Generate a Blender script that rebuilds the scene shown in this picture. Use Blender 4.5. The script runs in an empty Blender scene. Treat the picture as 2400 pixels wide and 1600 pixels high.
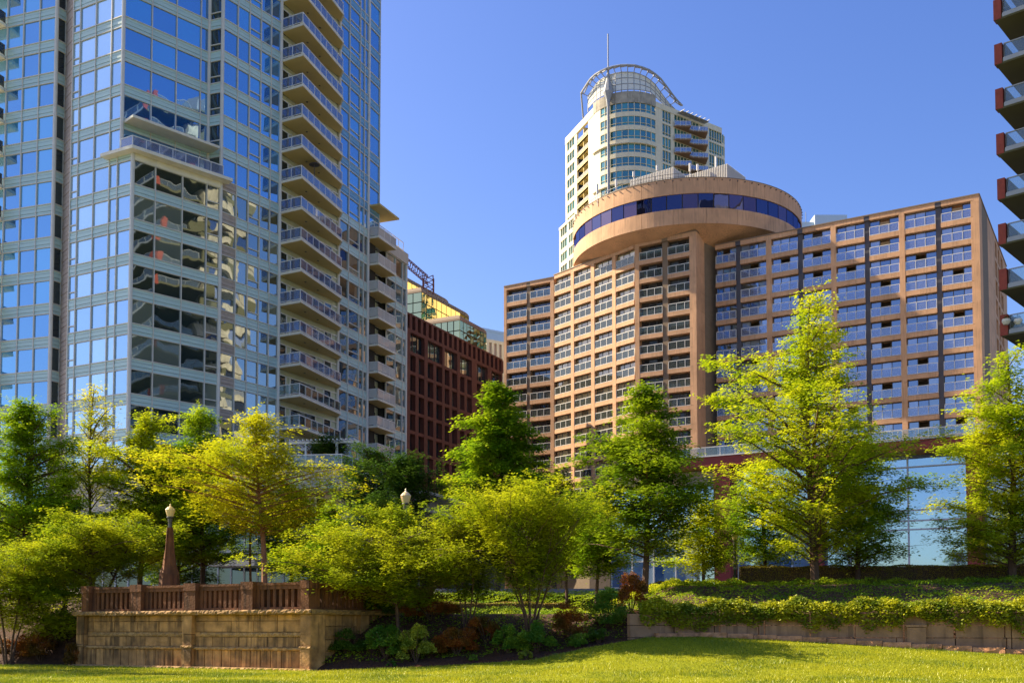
import bpy, math, random
import numpy as np
from mathutils import Vector, Matrix
rnd = random.Random(7)
rng = np.random.default_rng(7)
scene = bpy.context.scene

# ---------------------------------------------------------------- camera
FL = 2500.0                                  # focal length in photo pixels (photo 2400 x 1600)
TH = math.atan(FL / 53400.0)                 # slight upward pitch
HZ = 1475.0                                  # horizon row
PYC = HZ - FL * math.tan(TH)
CZ = 1.6
cam_d = bpy.data.cameras.new("camera"); cam = bpy.data.objects.new("camera", cam_d)
scene.collection.objects.link(cam); scene.camera = cam
cam.location = (0, 0, CZ); cam.rotation_euler = (math.pi / 2 + TH, 0, 0)
cam_d.sensor_width = 36; cam_d.lens = FL / 2400 * 36
cam_d.shift_y = (PYC - 800) / 2400
cam_d.clip_start = 0.5; cam_d.clip_end = 9000

# ---------------------------------------------------------------- light
SUN_EL = math.radians(38); SX, SY = -0.93, 0.368
w = bpy.data.worlds.new("World"); scene.world = w; w.use_nodes = True
nt = w.node_tree; nt.nodes.clear()
sky = nt.nodes.new("ShaderNodeTexSky"); sky.sky_type = 'NISHITA'; sky.sun_disc = False
sky.sun_elevation = SUN_EL; sky.sun_rotation = math.atan2(SX, SY)
sky.air_density = 1.0; sky.dust_density = 1.1; sky.ozone_density = 2.0; sky.altitude = 20
hs = nt.nodes.new("ShaderNodeHueSaturation"); hs.inputs['Saturation'].default_value = 1.27; hs.inputs['Hue'].default_value = 0.519
bg = nt.nodes.new("ShaderNodeBackground"); bg.inputs['Strength'].default_value = 0.092
wo = nt.nodes.new("ShaderNodeOutputWorld")
nt.links.new(sky.outputs[0], hs.inputs['Color']); nt.links.new(hs.outputs[0], bg.inputs[0]); nt.links.new(bg.outputs[0], wo.inputs[0])
sd = bpy.data.lights.new("sun", 'SUN'); sd.energy = 5.0; sd.angle = math.radians(0.5); sd.color = (1.0, 0.84, 0.60)
sun = bpy.data.objects.new("sun", sd); scene.collection.objects.link(sun)
sdir = Vector((SX * math.cos(SUN_EL), SY * math.cos(SUN_EL), math.sin(SUN_EL))).normalized()
sun.rotation_euler = sdir.to_track_quat('Z', 'Y').to_euler(); sun.location = (-60, -10, 60)
scene.view_settings.view_transform = 'Standard'; scene.view_settings.look = 'None'
scene.view_settings.exposure = 1.3; scene.view_settings.gamma = 1.0; scene.view_settings.use_curve_mapping = False
scene.cycles.max_bounces = 6; scene.cycles.diffuse_bounces = 3; scene.cycles.glossy_bounces = 4
scene.cycles.transparent_max_bounces = 12; scene.cycles.transmission_bounces = 4
scene.cycles.sample_clamp_indirect = 6

# ---------------------------------------------------------------- pixel -> world helpers
CT, ST = math.cos(TH), math.sin(TH)
def ray(x, y):
    u = (x - 1200) / FL; v = (PYC - y) / FL
    return (u, CT - v * ST, ST + v * CT)
def at(x, y, Y):
    r = ray(x, y); k = Y / r[1]
    return (r[0] * k, Y, CZ + r[2] * k)
def proj(p):
    X, Y, Z = p[0], p[1], p[2] - CZ
    f = Y * CT + Z * ST; v = (-Y * ST + Z * CT) / f
    return 1200 + FL * X / f, PYC - FL * v
def inframe(p, m=40):
    x, y = proj(p)
    return p[1] > 1 and -m < x < 2400 + m and -m < y < 1600 + m

class Fr:
    """vertical facade plane: origin, unit direction u (left to right), outward normal n"""
    def __init__(s, o, u):
        l = math.hypot(u[0], u[1]); s.o = (o[0], o[1]); s.u = (u[0] / l, u[1] / l)
        s.n = (s.u[1], -s.u[0]); s.ang = math.atan2(s.u[1], s.u[0])
    def pt(s, a, d=0.0, z=0.0):
        return (s.o[0] + s.u[0] * a + s.n[0] * d, s.o[1] + s.u[1] * a + s.n[1] * d, z)
    def hit(s, x, y):
        r = ray(x, y)
        # o + u a = k r  ->  solve in plan
        det = s.u[0] * -r[1] + r[0] * s.u[1]
        a = (-s.o[0] * -r[1] + -r[0] * s.o[1]) / det
        k = (s.u[0] * -s.o[1] + s.u[1] * s.o[0]) / det
        return a, CZ + r[2] * k
    def S(s, x, y): return s.hit(x, y)[0]
    def Z(s, x, y): return s.hit(x, y)[1]
    def M(s, a=0, d=0, z=0):
        return Matrix.Translation(Vector(s.pt(a, d, z))) @ Matrix.Rotation(s.ang, 4, 'Z')
    def off(s, a=0, d=0):
        return Fr(s.pt(a, d)[:2], s.u)
def vp(px):                                   # plan direction of lines vanishing at column px, left to right
    t = (px - 1200) / FL
    return (t, 1.0) if px > 1200 else (-t, -1.0)

# ---------------------------------------------------------------- mesh builder (local facade coords: s, d, z)
class MB:
    def __init__(s): s.v = []; s.f = []; s.m = []; s.mi = 0
    def quad(s, a, b, c, d):
        n = len(s.v); s.v += [a, b, c, d]; s.f.append((n, n + 1, n + 2, n + 3)); s.m.append(s.mi)
    def box(s, s0, s1, d0, d1, z0, z1):       # d positive = outward
        if s1 < s0: s0, s1 = s1, s0
        if d1 < d0: d0, d1 = d1, d0
        if z1 < z0: z0, z1 = z1, z0
        n = len(s.v); y0, y1 = -d1, -d0
        s.v += [(s0, y0, z0), (s1, y0, z0), (s1, y1, z0), (s0, y1, z0), (s0, y0, z1), (s1, y0, z1), (s1, y1, z1), (s0, y1, z1)]
        for q in ((0, 3, 2, 1), (4, 5, 6, 7), (0, 1, 5, 4), (1, 2, 6, 5), (2, 3, 7, 6), (3, 0, 4, 7)):
            s.f.append(tuple(n + i for i in q)); s.m.append(s.mi)
        return s
    def wbox(s, x0, x1, y0, y1, z0, z1): return s.box(x0, x1, -y1, -y0, z0, z1)
    def prism(s, poly, z0, z1):               # poly list of (x, y) counter-clockwise, plain xy
        n = len(s.v); k = len(poly)
        s.v += [(p[0], p[1], z0) for p in poly] + [(p[0], p[1], z1) for p in poly]
        s.f.append(tuple(n + i for i in reversed(range(k)))); s.m.append(s.mi)
        s.f.append(tuple(n + k + i for i in range(k))); s.m.append(s.mi)
        for i in range(k):
            j = (i + 1) % k; s.f.append((n + i, n + j, n + k + j, n + k + i)); s.m.append(s.mi)
        return s
    def tube(s, p0, p1, r0, r1=None, k=6):
        r1 = r0 if r1 is None else r1
        p0 = Vector(p0); p1 = Vector(p1); d = (p1 - p0)
        if d.length < 1e-6: return s
        d.normalize(); a = d.orthogonal().normalized(); b = d.cross(a)
        n = len(s.v)
        for p, r in ((p0, r0), (p1, r1)):
            for i in range(k):
                t = 2 * math.pi * i / k; q = p + (a * math.cos(t) + b * math.sin(t)) * r
                s.v.append(tuple(q))
        for i in range(k):
            j = (i + 1) % k; s.f.append((n + i, n + j, n + k + j, n + k + i)); s.m.append(s.mi)
        s.f.append(tuple(n + i for i in reversed(range(k)))); s.m.append(s.mi)
        s.f.append(tuple(n + k + i for i in range(k))); s.m.append(s.mi)
        return s
    def lathe(s, prof, k=12, c=(0, 0), rot=0):  # prof list of (r, z) bottom to top
        n = len(s.v)
        for r, z in prof:
            for i in range(k):
                t = 2 * math.pi * i / k + rot; s.v.append((c[0] + r * math.cos(t), c[1] + r * math.sin(t), z))
        for j in range(len(prof) - 1):
            for i in range(k):
                i2 = (i + 1) % k
                s.f.append((n + j * k + i, n + j * k + i2, n + (j + 1) * k + i2, n + (j + 1) * k + i)); s.m.append(s.mi)
        s.f.append(tuple(n + i for i in reversed(range(k)))); s.m.append(s.mi)
        s.f.append(tuple(n + (len(prof) - 1) * k + i for i in range(k))); s.m.append(s.mi)
        return s
    def xf(s, M, other):                       # append other builder transformed by M
        n = len(s.v); s.v += [tuple(M @ Vector(p)) for p in other.v]
        s.f += [tuple(n + i for i in q) for q in other.f]; s.m += other.m
    def mesh(s, name, mats, smooth=False):
        me = bpy.data.meshes.new(name); me.from_pydata(s.v, [], s.f)
        if not isinstance(mats, (list, tuple)): mats = [mats]
        for m in mats: me.materials.append(m)
        if len(mats) > 1: me.polygons.foreach_set('material_index', s.m)
        if smooth: me.polygons.foreach_set('use_smooth', [True] * len(s.f))
        me.update(); return me

WM = {}
I4 = Matrix.Identity(4)
def thing(name, loc, label, cat, group=None):
    o = bpy.data.objects.new(name, None); scene.collection.objects.link(o)
    o.location = loc; WM[o.name] = Matrix.Translation(Vector(loc)); o.empty_display_size = 0.3
    o['label'] = label; o['category'] = cat
    if group: o['group'] = group
    return o
def put(name, me, parent=None, M=I4, label=None, cat=None, group=None, kind=None):
    o = bpy.data.objects.new(name, me); scene.collection.objects.link(o)
    if parent is not None:
        o.parent = parent; o.matrix_local = WM[parent.name].inverted() @ M
    else: o.matrix_local = M
    WM[o.name] = M.copy()
    if label: o['label'] = label
    if cat: o['category'] = cat
    if group: o['group'] = group
    if kind: o['kind'] = kind
    return o

# ---------------------------------------------------------------- materials
def mat(name):
    m = bpy.data.materials.new(name); m.use_nodes = True; t = m.node_tree; t.nodes.clear()
    out = t.nodes.new('ShaderNodeOutputMaterial'); return m, t, out
def N(t, typ, **kw):
    n = t.nodes.new(typ)
    for k, v in kw.items():
        if k in n.inputs: n.inputs[k].default_value = v
        else: setattr(n, k, v)
    return n
def L(t, a, b): t.links.new(a, b)
def c4(c): return (c[0], c[1], c[2], 1)
def plain(name, col, rough=0.7, var=0.12, scale=1.5, bump=0.0, bscale=20, metal=0.0, streak=0.0, spec=0.5, var2=None):
    m, t, out = mat(name)
    b = N(t, 'ShaderNodeBsdfPrincipled', Roughness=rough, Metallic=metal)
    b.inputs['Specular IOR Level'].default_value = spec
    g = N(t, 'ShaderNodeNewGeometry'); oi = N(t, 'ShaderNodeObjectInfo')
    no = N(t, 'ShaderNodeTexNoise', Scale=scale, Detail=5.0); L(t, g.outputs['Position'], no.inputs['Vector'])
    mr = N(t, 'ShaderNodeMapRange'); mr.inputs['From Min'].default_value = 0.3; mr.inputs['From Max'].default_value = 0.7
    mr.inputs['To Min'].default_value = 1 - var; mr.inputs['To Max'].default_value = 1 + var
    L(t, no.outputs['Fac'], mr.inputs['Value'])
    rv = N(t, 'ShaderNodeMapRange'); rv.inputs['To Min'].default_value = 1 - var * 0.5; rv.inputs['To Max'].default_value = 1 + var * 0.5
    L(t, oi.outputs['Random'], rv.inputs['Value'])
    mm = N(t, 'ShaderNodeMath', operation='MULTIPLY'); L(t, mr.outputs[0], mm.inputs[0]); L(t, rv.outputs[0], mm.inputs[1])
    last = mm.outputs[0]
    if streak:
        sc = N(t, 'ShaderNodeMapping'); sc.inputs['Scale'].default_value = (2.4, 2.4, 0.13); L(t, g.outputs['Position'], sc.inputs['Vector'])
        n2 = N(t, 'ShaderNodeTexNoise', Scale=2.2, Detail=6.0); L(t, sc.outputs[0], n2.inputs['Vector'])
        m2 = N(t, 'ShaderNodeMapRange'); m2.inputs['From Min'].default_value = 0.40; m2.inputs['From Max'].default_value = 0.54
        m2.inputs['To Min'].default_value = 1 - streak; m2.inputs['To Max'].default_value = 1.05; L(t, n2.outputs['Fac'], m2.inputs['Value'])
        nk = N(t, 'ShaderNodeTexNoise', Scale=0.75, Detail=1.0); L(t, g.outputs['Position'], nk.inputs['Vector'])
        mk = N(t, 'ShaderNodeMapRange'); mk.inputs['From Min'].default_value = 0.40; mk.inputs['From Max'].default_value = 0.54; L(t, nk.outputs['Fac'], mk.inputs['Value'])
        mxs = N(t, 'ShaderNodeMix'); mxs.data_type = 'FLOAT'; mxs.inputs['A'].default_value = 1.0; L(t, mk.outputs[0], mxs.inputs['Factor']); L(t, m2.outputs[0], mxs.inputs['B'])
        m3 = N(t, 'ShaderNodeMath', operation='MULTIPLY'); L(t, last, m3.inputs[0]); L(t, mxs.outputs['Result'], m3.inputs[1]); last = m3.outputs[0]
    mx = N(t, 'ShaderNodeVectorMath', operation='SCALE'); mx.inputs[0].default_value = col; L(t, last, mx.inputs['Scale'])
    L(t, mx.outputs[0], b.inputs['Base Color'])
    if bump:
        n3 = N(t, 'ShaderNodeTexNoise', Scale=bscale, Detail=4.0); L(t, g.outputs['Position'], n3.inputs['Vector'])
        bp = N(t, 'ShaderNodeBump', Strength=bump, Distance=0.05); L(t, n3.outputs['Fac'], bp.inputs['Height']); L(t, bp.outputs[0], b.inputs['Normal'])
    L(t, b.outputs[0], out.inputs[0]); return m

def glass(name, dark, light, refl=(0.75, 0.85, 0.95), base=0.35, wave=0.012, wscale=0.35, tilt=0.012, plight=0.3, rough=0.015, clump=0.6):
    """coated facade glass: wavy mirror over a dim interior (some panes show pale blinds)"""
    m, t, out = mat(name)
    g = N(t, 'ShaderNodeNewGeometry'); oi = N(t, 'ShaderNodeObjectInfo')
    ad = N(t, 'ShaderNodeMath', operation='ADD'); L(t, oi.outputs['Random'], ad.inputs[0]); L(t, g.outputs['Random Per Island'], ad.inputs[1])
    wn = N(t, 'ShaderNodeTexWhiteNoise', noise_dimensions='1D'); L(t, ad.outputs[0], wn.inputs['W'])
    # waviness
    no = N(t, 'ShaderNodeTexNoise', Scale=wscale, Detail=2.0); no.inputs['Distortion'].default_value = 0.6
    L(t, g.outputs['Position'], no.inputs['Vector'])
    sb = N(t, 'ShaderNodeVectorMath', operation='SUBTRACT'); L(t, no.outputs['Color'], sb.inputs[0]); sb.inputs[1].default_value = (0.5, 0.5, 0.5)
    sc = N(t, 'ShaderNodeVectorMath', operation='SCALE', Scale=wave * 4); L(t, sb.outputs[0], sc.inputs[0])
    s2 = N(t, 'ShaderNodeVectorMath', operation='SUBTRACT'); L(t, wn.outputs['Color'], s2.inputs[0]); s2.inputs[1].default_value = (0.5, 0.5, 0.5)
    s3 = N(t, 'ShaderNodeVectorMath', operation='SCALE', Scale=tilt * 2); L(t, s2.outputs[0], s3.inputs[0])
    a1 = N(t, 'ShaderNodeVectorMath', operation='ADD'); L(t, sc.outputs[0], a1.inputs[0]); L(t, s3.outputs[0], a1.inputs[1])
    a2 = N(t, 'ShaderNodeVectorMath', operation='ADD'); L(t, a1.outputs[0], a2.inputs[0]); L(t, g.outputs['Normal'], a2.inputs[1])
    nn = N(t, 'ShaderNodeVectorMath', operation='NORMALIZE'); L(t, a2.outputs[0], nn.inputs[0])
    # interior colour
    gt = N(t, 'ShaderNodeMath', operation='LESS_THAN'); L(t, wn.outputs['Value'], gt.inputs[0]); gt.inputs[1].default_value = plight
    mc = N(t, 'ShaderNodeMix', data_type='RGBA'); mc.inputs['A'].default_value = c4(dark); mc.inputs['B'].default_value = c4(light); L(t, gt.outputs[0], mc.inputs['Factor'])
    df = N(t, 'ShaderNodeBsdfDiffuse'); L(t, mc.outputs['Result'], df.inputs[0])
    gl = N(t, 'ShaderNodeBsdfGlossy', Roughness=rough); gl.inputs[0].default_value = c4(refl); L(t, nn.outputs[0], gl.inputs['Normal'])
    fr = N(t, 'ShaderNodeFresnel', IOR=1.6)
    mr = N(t, 'ShaderNodeMapRange'); mr.inputs['From Min'].default_value = 0.05; mr.inputs['From Max'].default_value = 0.6
    mr.inputs['To Min'].default_value = base; mr.inputs['To Max'].default_value = 0.95; L(t, fr.outputs[0], mr.inputs['Value'])
    mx = N(t, 'ShaderNodeMixShader'); L(t, mr.outputs[0], mx.inputs[0]); L(t, df.outputs[0], mx.inputs[1]); L(t, gl.outputs[0], mx.inputs[2])
    L(t, mx.outputs[0], out.inputs[0]); return m

def clear_glass(name, tint=(0.8, 0.9, 0.95), op=0.35, refl=0.25, milky=(0.6, 0.65, 0.75)):
    m, t, out = mat(name)
    tr = N(t, 'ShaderNodeBsdfTransparent'); tr.inputs[0].default_value = c4(tint)
    df = N(t, 'ShaderNodeBsdfDiffuse'); df.inputs[0].default_value = c4(milky)
    gl = N(t, 'ShaderNodeBsdfGlossy', Roughness=0.03); gl.inputs[0].default_value = c4(tint)
    a = N(t, 'ShaderNodeMixShader', Fac=op); L(t, tr.outputs[0], a.inputs[1]); L(t, df.outputs[0], a.inputs[2])
    fr = N(t, 'ShaderNodeFresnel', IOR=1.5); ad = N(t, 'ShaderNodeMath', operation='ADD', use_clamp=True); L(t, fr.outputs[0], ad.inputs[0]); ad.inputs[1].default_value = refl
    b = N(t, 'ShaderNodeMixShader'); L(t, ad.outputs[0], b.inputs[0]); L(t, a.outputs[0], b.inputs[1]); L(t, gl.outputs[0], b.inputs[2])
    L(t, b.outputs[0], out.inputs[0]); return m

def leafmat(name, c1, c2, c3=None, trans=0.4, big=0.5):
    """c1..c2 spread leaf by leaf, c3 = tint that drifts over the crown"""
    m, t, out = mat(name)
    at_ = N(t, 'ShaderNodeAttribute', attribute_name='rnd', attribute_type='GEOMETRY')
    mc = N(t, 'ShaderNodeMix', data_type='RGBA'); mc.inputs['A'].default_value = c4(c1); mc.inputs['B'].default_value = c4(c2); L(t, at_.outputs['Fac'], mc.inputs['Factor'])
    col = mc.outputs['Result']
    if c3:
        g = N(t, 'ShaderNodeNewGeometry'); no = N(t, 'ShaderNodeTexNoise', Scale=big, Detail=2.0); L(t, g.outputs['Position'], no.inputs['Vector'])
        mr = N(t, 'ShaderNodeMapRange'); mr.inputs['From Min'].default_value = 0.42; mr.inputs['From Max'].default_value = 0.62; L(t, no.outputs['Fac'], mr.inputs['Value'])
        m2 = N(t, 'ShaderNodeMix', data_type='RGBA'); L(t, mr.outputs[0], m2.inputs['Factor']); L(t, col, m2.inputs['A']); m2.inputs['B'].default_value = c4(c3); col = m2.outputs['Result']
    df = N(t, 'ShaderNodeBsdfDiffuse'); L(t, col, df.inputs[0])
    tl = N(t, 'ShaderNodeBsdfTranslucent'); L(t, col, tl.inputs[0])
    gl = N(t, 'ShaderNodeBsdfGlossy', Roughness=0.45); gl.inputs[0].default_value = (0.9, 0.9, 0.7, 1)
    a = N(t, 'ShaderNodeMixShader', Fac=trans); L(t, df.outputs[0], a.inputs[1]); L(t, tl.outputs[0], a.inputs[2])
    b = N(t, 'ShaderNodeMixShader', Fac=0.04); L(t, a.outputs[0], b.inputs[1]); L(t, gl.outputs[0], b.inputs[2])
    L(t, b.outputs[0], out.inputs[0]); return m

m_teal2 = plain('spandrel_blue', (0.16, 0.36, 0.55), 0.25, 0.06, 0.3)
m_teal = plain('spandrel_enamel', (0.46, 0.62, 0.60), 0.3, 0.06, 0.3)
m_mull = plain('mullion_metal', (0.62, 0.59, 0.53), 0.45, 0.05, metal=0.0)
m_dark = plain('dark_recess', (0.03, 0.028, 0.026), 0.8)
m_gskyL = glass('glass_west', (0.16, 0.30, 0.52), (0.42, 0.58, 0.76), (0.62, 0.84, 1.0), 0.50, 0.006, 0.3, 0.010, 0.35)
m_gwing = glass('glass_wing', (0.02, 0.14, 0.36), (0.06, 0.32, 0.55), (0.50, 0.78, 1.0), 0.50, 0.006, 0.3, 0.010, 0.5)
m_gA = glass('glass_south', (0.03, 0.05, 0.05), (0.20, 0.24, 0.20), (0.62, 0.70, 0.70), 0.48, 0.007, 0.30, 0.012, 0.3)
m_gC = glass('glass_east', (0.005, 0.10, 0.34), (0.01, 0.20, 0.52), (0.50, 0.76, 1.0), 0.5, 0.006, 0.3, 0.010, 0.3)
m_gdk = glass('glass_dim', (0.02, 0.03, 0.035), (0.05, 0.07, 0.07), (0.35, 0.42, 0.45), 0.3, 0.01, 0.4, 0.01, 0.3)
m_gold = glass('glass_gold', (0.05, 0.05, 0.04), (0.10, 0.10, 0.06), (0.98, 0.82, 0.36), 0.70, 0.012, 0.3, 0.015, 0.3)
m_blue = glass('glass_navy', (0.01, 0.01, 0.02), (0.10, 0.06, 0.035), (0.16, 0.18, 0.36), 0.36, 0.01, 0.3, 0.05, 0.3)
m_htl = glass('glass_hotel', (0.02, 0.03, 0.06), (0.24, 0.27, 0.34), (0.70, 0.80, 1.0), 0.34, 0.004, 0.3, 0.012, 0.35)
m_curt = glass('glass_curtain', (0.62, 0.50, 0.28), (0.30, 0.23, 0.12), (0.8, 0.8, 0.8), 0.12, 0.004, 0.3, 0.01, 0.4)
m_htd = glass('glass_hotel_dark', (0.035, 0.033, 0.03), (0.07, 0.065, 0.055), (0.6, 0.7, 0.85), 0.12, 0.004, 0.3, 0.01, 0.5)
m_cglass = glass('glass_condo', (0.02, 0.10, 0.11), (0.04, 0.22, 0.22), (0.42, 0.70, 0.66), 0.32, 0.004, 0.3, 0.012, 0.4)
m_rail = plain('rail_white', (0.72, 0.70, 0.66), 0.5, 0.04)
m_railg = clear_glass('balcony_glass', (0.75, 0.82, 0.95), 0.30, 0.14, (0.40, 0.45, 0.65))
m_railg2 = clear_glass('balcony_glass_clear', (0.80, 0.86, 0.85), 0.10, 0.03, (0.5, 0.55, 0.5))
m_slab = plain('balcony_concrete', (0.72, 0.67, 0.55), 0.8, 0.10, 0.8, 0.1, 8)
m_soff = plain('soffit_bounce_gold', (0.56, 0.43, 0.17), 0.85, 0.06, 0.5)  # golden bounced light under the balconies, put into the base colour
m_yel = plain('recess_panel', (0.50, 0.52, 0.36), 0.6, 0.06)
m_brick = plain('tan_brick', (0.42, 0.34, 0.28), 0.8, 0.1, 3)
m_brick2 = plain('brown_brick', (0.22, 0.13, 0.09), 0.8, 0.1, 3)
m_hw = plain('hotel_concrete', (0.60, 0.345, 0.19), 0.85, 0.12, 0.5, 0.08, 6, streak=0.16)
m_hpil = plain('hotel_pilaster', (0.22, 0.15, 0.09), 0.7, 0.05)
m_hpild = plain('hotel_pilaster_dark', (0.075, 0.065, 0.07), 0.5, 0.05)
m_int = plain('room_shell', (0.20, 0.15, 0.10), 0.9, 0.1)
m_rust = plain('rust_concrete', (0.125, 0.036, 0.022), 0.7, 0.12, 0.4, 0.05, 5, streak=0.15)
m_cw = plain('condo_concrete', (0.72, 0.64, 0.45), 0.75, 0.05, 0.5, streak=0.05)
m_cg = plain('condo_raw_concrete', (0.40, 0.36, 0.28), 0.9, 0.25, 0.8, 0.1, 5, streak=0.3)
m_cy = plain('condo_recess', (0.62, 0.50, 0.20), 0.8, 0.06)
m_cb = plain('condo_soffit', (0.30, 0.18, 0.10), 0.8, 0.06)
m_screen = clear_glass('crown_glass', (0.9, 0.97, 0.95), 0.82, 0.05, (0.85, 0.82, 0.68))
m_steel = plain('grey_steel', (0.30, 0.31, 0.32), 0.5, 0.05)
m_dsteel = plain('dark_steel', (0.07, 0.065, 0.06), 0.5, 0.05)
m_red = plain('red_panel', (0.46, 0.055, 0.03), 0.6, 0.08, 0.6)
m_orange = plain('orange_soffit', (0.55, 0.28, 0.05), 0.7, 0.06)
m_redbrick = plain('red_brick', (0.26, 0.045, 0.025), 0.8, 0.15, 4, 0.1, 20)
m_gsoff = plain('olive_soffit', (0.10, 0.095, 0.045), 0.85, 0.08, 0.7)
m_stone = plain('podium_stone', (0.55, 0.48, 0.38), 0.8, 0.07, 1.5, 0.05, 10)
m_gran = plain('weathered_granite', (0.40, 0.21, 0.07), 0.85, 0.45, 2.0, 0.5, 9, streak=0.6)
m_gran2 = plain('rough_granite', (0.36, 0.21, 0.08), 0.9, 0.35, 4.0, 0.9, 7)
m_balu = plain('stained_concrete', (0.16, 0.058, 0.018), 0.85, 0.25, 2.5, 0.4, 12, streak=0.5)
m_wall2 = plain('retaining_stone', (0.32, 0.18, 0.095), 0.85, 0.2, 2, 0.3, 10, streak=0.35)
m_rock = plain('footing_rock', (0.44, 0.21, 0.09), 0.9, 0.35, 4, 0.9, 6)
m_amber = plain('lamp_globe', (0.80, 0.58, 0.30), 0.35, 0.04)
m_bark = plain('bark', (0.10, 0.055, 0.035), 0.9, 0.3, 8, 0.5, 25)
m_barkr = plain('bark_ruddy', (0.30, 0.13, 0.06), 0.8, 0.25, 6, 0.4, 20)
m_pale = plain('far_tower_pale', (0.50, 0.60, 0.68), 0.6, 0.03)
m_beige = plain('far_block_beige', (0.60, 0.45, 0.32), 0.8, 0.05)
# ================================================================ glass residential tower (left)
UL = vp(-3615)
_c = at(303, 838, 89.1); C0 = (_c[0], _c[1])
ZL = _c[2]                                    # a window-sill line at the lower corner
# nearest knuckle: y=838 at the corner
FRL = Fr(C0, UL)                              # west facade, s runs left(-) to corner(0)
sL = FRL.S(163, 585)
FRA = Fr(C0, vp(3595))
sA1 = FRA.S(516, 560)
D2 = FRA.pt(sA1)[:2]
FRB = Fr(D2, vp(2900))
sB1 = FRB.S(655, 560)
E0 = FRB.pt(sB1)[:2]
FRbal = Fr(E0, vp(2450))
sBal = FRbal.S(793, 640)
G0 = FRbal.pt(sBal)[:2]
FRC = Fr(G0, vp(2175))
sC1 = FRC.S(862, 650); sC2 = FRC.S(889, 400); sC3 = FRC.S(952, 700)
# west wing
WC = at(125, 469, 93.4); FRW = Fr(WC[:2], vp(-6300))
FRS = Fr(WC[:2], vp(2600)); sS = FRS.S(146, 500)
SL0 = FRS.pt(sS)[:2]; SL1 = FRL.pt(sL)[:2]
FRK = Fr(SL0, (SL1[0] - SL0[0], SL1[1] - SL0[1])); sK = math.hypot(SL1[0] - SL0[0], SL1[1] - SL0[1])
LINES = [ZL + 3.0 * k for k in range(-4, 27)]  # sill lines
TOPZ = LINES[-1]
tower = thing('glass_tower', (C0[0], C0[1], 4.0), 'tall apartment tower of blue glass with a column of long pale balconies', 'apartment tower')
pane_n = [0]; panel_n = [0]
pane_rest = {}; panel_rest = MB()
def curtain(fr, cols, lines, gm, zmin=None, zmax=None, split=(), wh=2.08, pm=m_teal, rest=True, brown=()):
    """panes, spandrel panels and mullion grid of one facade plane; cols = s positions"""
    h = lines[1] - lines[0]
    pm_mesh = {}
    for i in range(len(cols) - 1):
        a, b = cols[i] + 0.05, cols[i + 1] - 0.05
        if i in split:
            q = MB(); q.box(a, b, -0.09, -0.05, 0.07, 0.58); low = q.mesh('pane', gm)
            q = MB(); q.box(a, b, -0.09, -0.05, 0.66, wh - 0.04); top = q.mesh('pane', gm)
            ps = [low, top]
        else:
            q = MB(); q.box(a, b, -0.09, -0.05, 0.05, wh - 0.04); ps = [q.mesh('pane', gm)]
        q = MB()
        for z0, z1, d in ((wh + 0.03, wh + 0.27, 0.0), (wh + 0.30, wh + 0.62, 0.02), (wh + 0.65, h - 0.04, 0.0)): q.box(a - 0.02, b + 0.02, -0.06, d, z0, z1)
        sp = q.mesh('spandrel_panel', m_brick if i in brown else pm)
        for k, z in enumerate(lines[:-1]):
            vis = inframe(fr.pt((a + b) / 2, 0, z + 1), 20) and z > 13.5
            for me in ps:
                if vis and pane_n[0] < 300:
                    put('pane', me, tower, fr.M(0, 0, z)); pane_n[0] += 1
                else:
                    r = pane_rest.setdefault(gm.name, MB()); r.xf(fr.M(0, 0, z), _tomb(me))
            if vis and panel_n[0] < 300:
                put('spandrel_panel', sp, tower, fr.M(0, 0, z)); panel_n[0] += 1
            else: panel_rest.xf(fr.M(0, 0, z), _tomb(sp))
    q = MB()
    for i, s in enumerate(cols):
        q.box(s - 0.035, s + 0.035, -0.08, 0.09, lines[0], lines[-1])
    for z in lines[:-1]:
        q.box(cols[0], cols[-1], -0.08, 0.07, z - 0.035, z + 0.04)
        q.box(cols[0], cols[-1], -0.08, 0.06, z + wh - 0.03, z + wh + 0.025)
    for i in split:
        for z in lines[:-1]: q.box(cols[i], cols[i + 1], -0.08, 0.05, z + 0.58, z + 0.66)
    put('mullion_grid', q.mesh('mullion_grid', m_mull), tower, fr.M(), kind='stuff')
_cache = {}
def _tomb(me):
    if me.name in _cache: return _cache[me.name]
    q = MB(); q.v = [tuple(v.co) for v in me.vertices]; q.f = [tuple(p.vertices) for p in me.polygons]; q.m = [0] * len(q.f)
    _cache[me.name] = q; return q
zt = LINES.index(min(LINES, key=lambda z: abs(z - (ZL + 18.0))))   # roof line of lower block (terrace)
low = LINES[:zt + 1]; up = LINES[zt:]
# stop the lower facades at the terrace
cL = [sL, FRL.S(180, 553), FRL.S(217, 553), FRL.S(254, 553), FRL.S(273, 553), -0.12]
curtain(FRA, [0.12, FRA.S(362, 553), FRA.S(426, 553), FRA.S(483, 553), sA1], low, m_gA, split=(3,))
curtain(FRL, cL, low, m_gskyL, split=(0,))
_c1 = FRL.S(289, 100); cLu = cL[:4] + [_c1 - 0.1]
curtain(FRL, cLu, up, m_gskyL, split=(0,))
C1 = FRL.pt(_c1)[:2]
FRAu = Fr(C1, vp(3595)); sAu = FRAu.S(491, 100)
D1 = FRAu.pt(sAu)[:2]
curtain(FRAu, [0.1, FRAu.S(356, 100), FRAu.S(414, 100), FRAu.S(471, 100), sAu], up, m_gC)
FRJ = Fr(D1, (D2[0] - D1[0], D2[1] - D1[1])); sJ = math.hypot(D2[0] - D1[0], D2[1] - D1[1])
curtain(FRJ, [0.08, sJ - 0.1], up, m_gdk, split=(0,))
cB = [0.1] + [FRB.S(x, 550) for x in (552, 580, 607, 631)] + [sB1]
curtain(FRB, cB, low, m_gA, split=(2,), brown=(0,))
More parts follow.
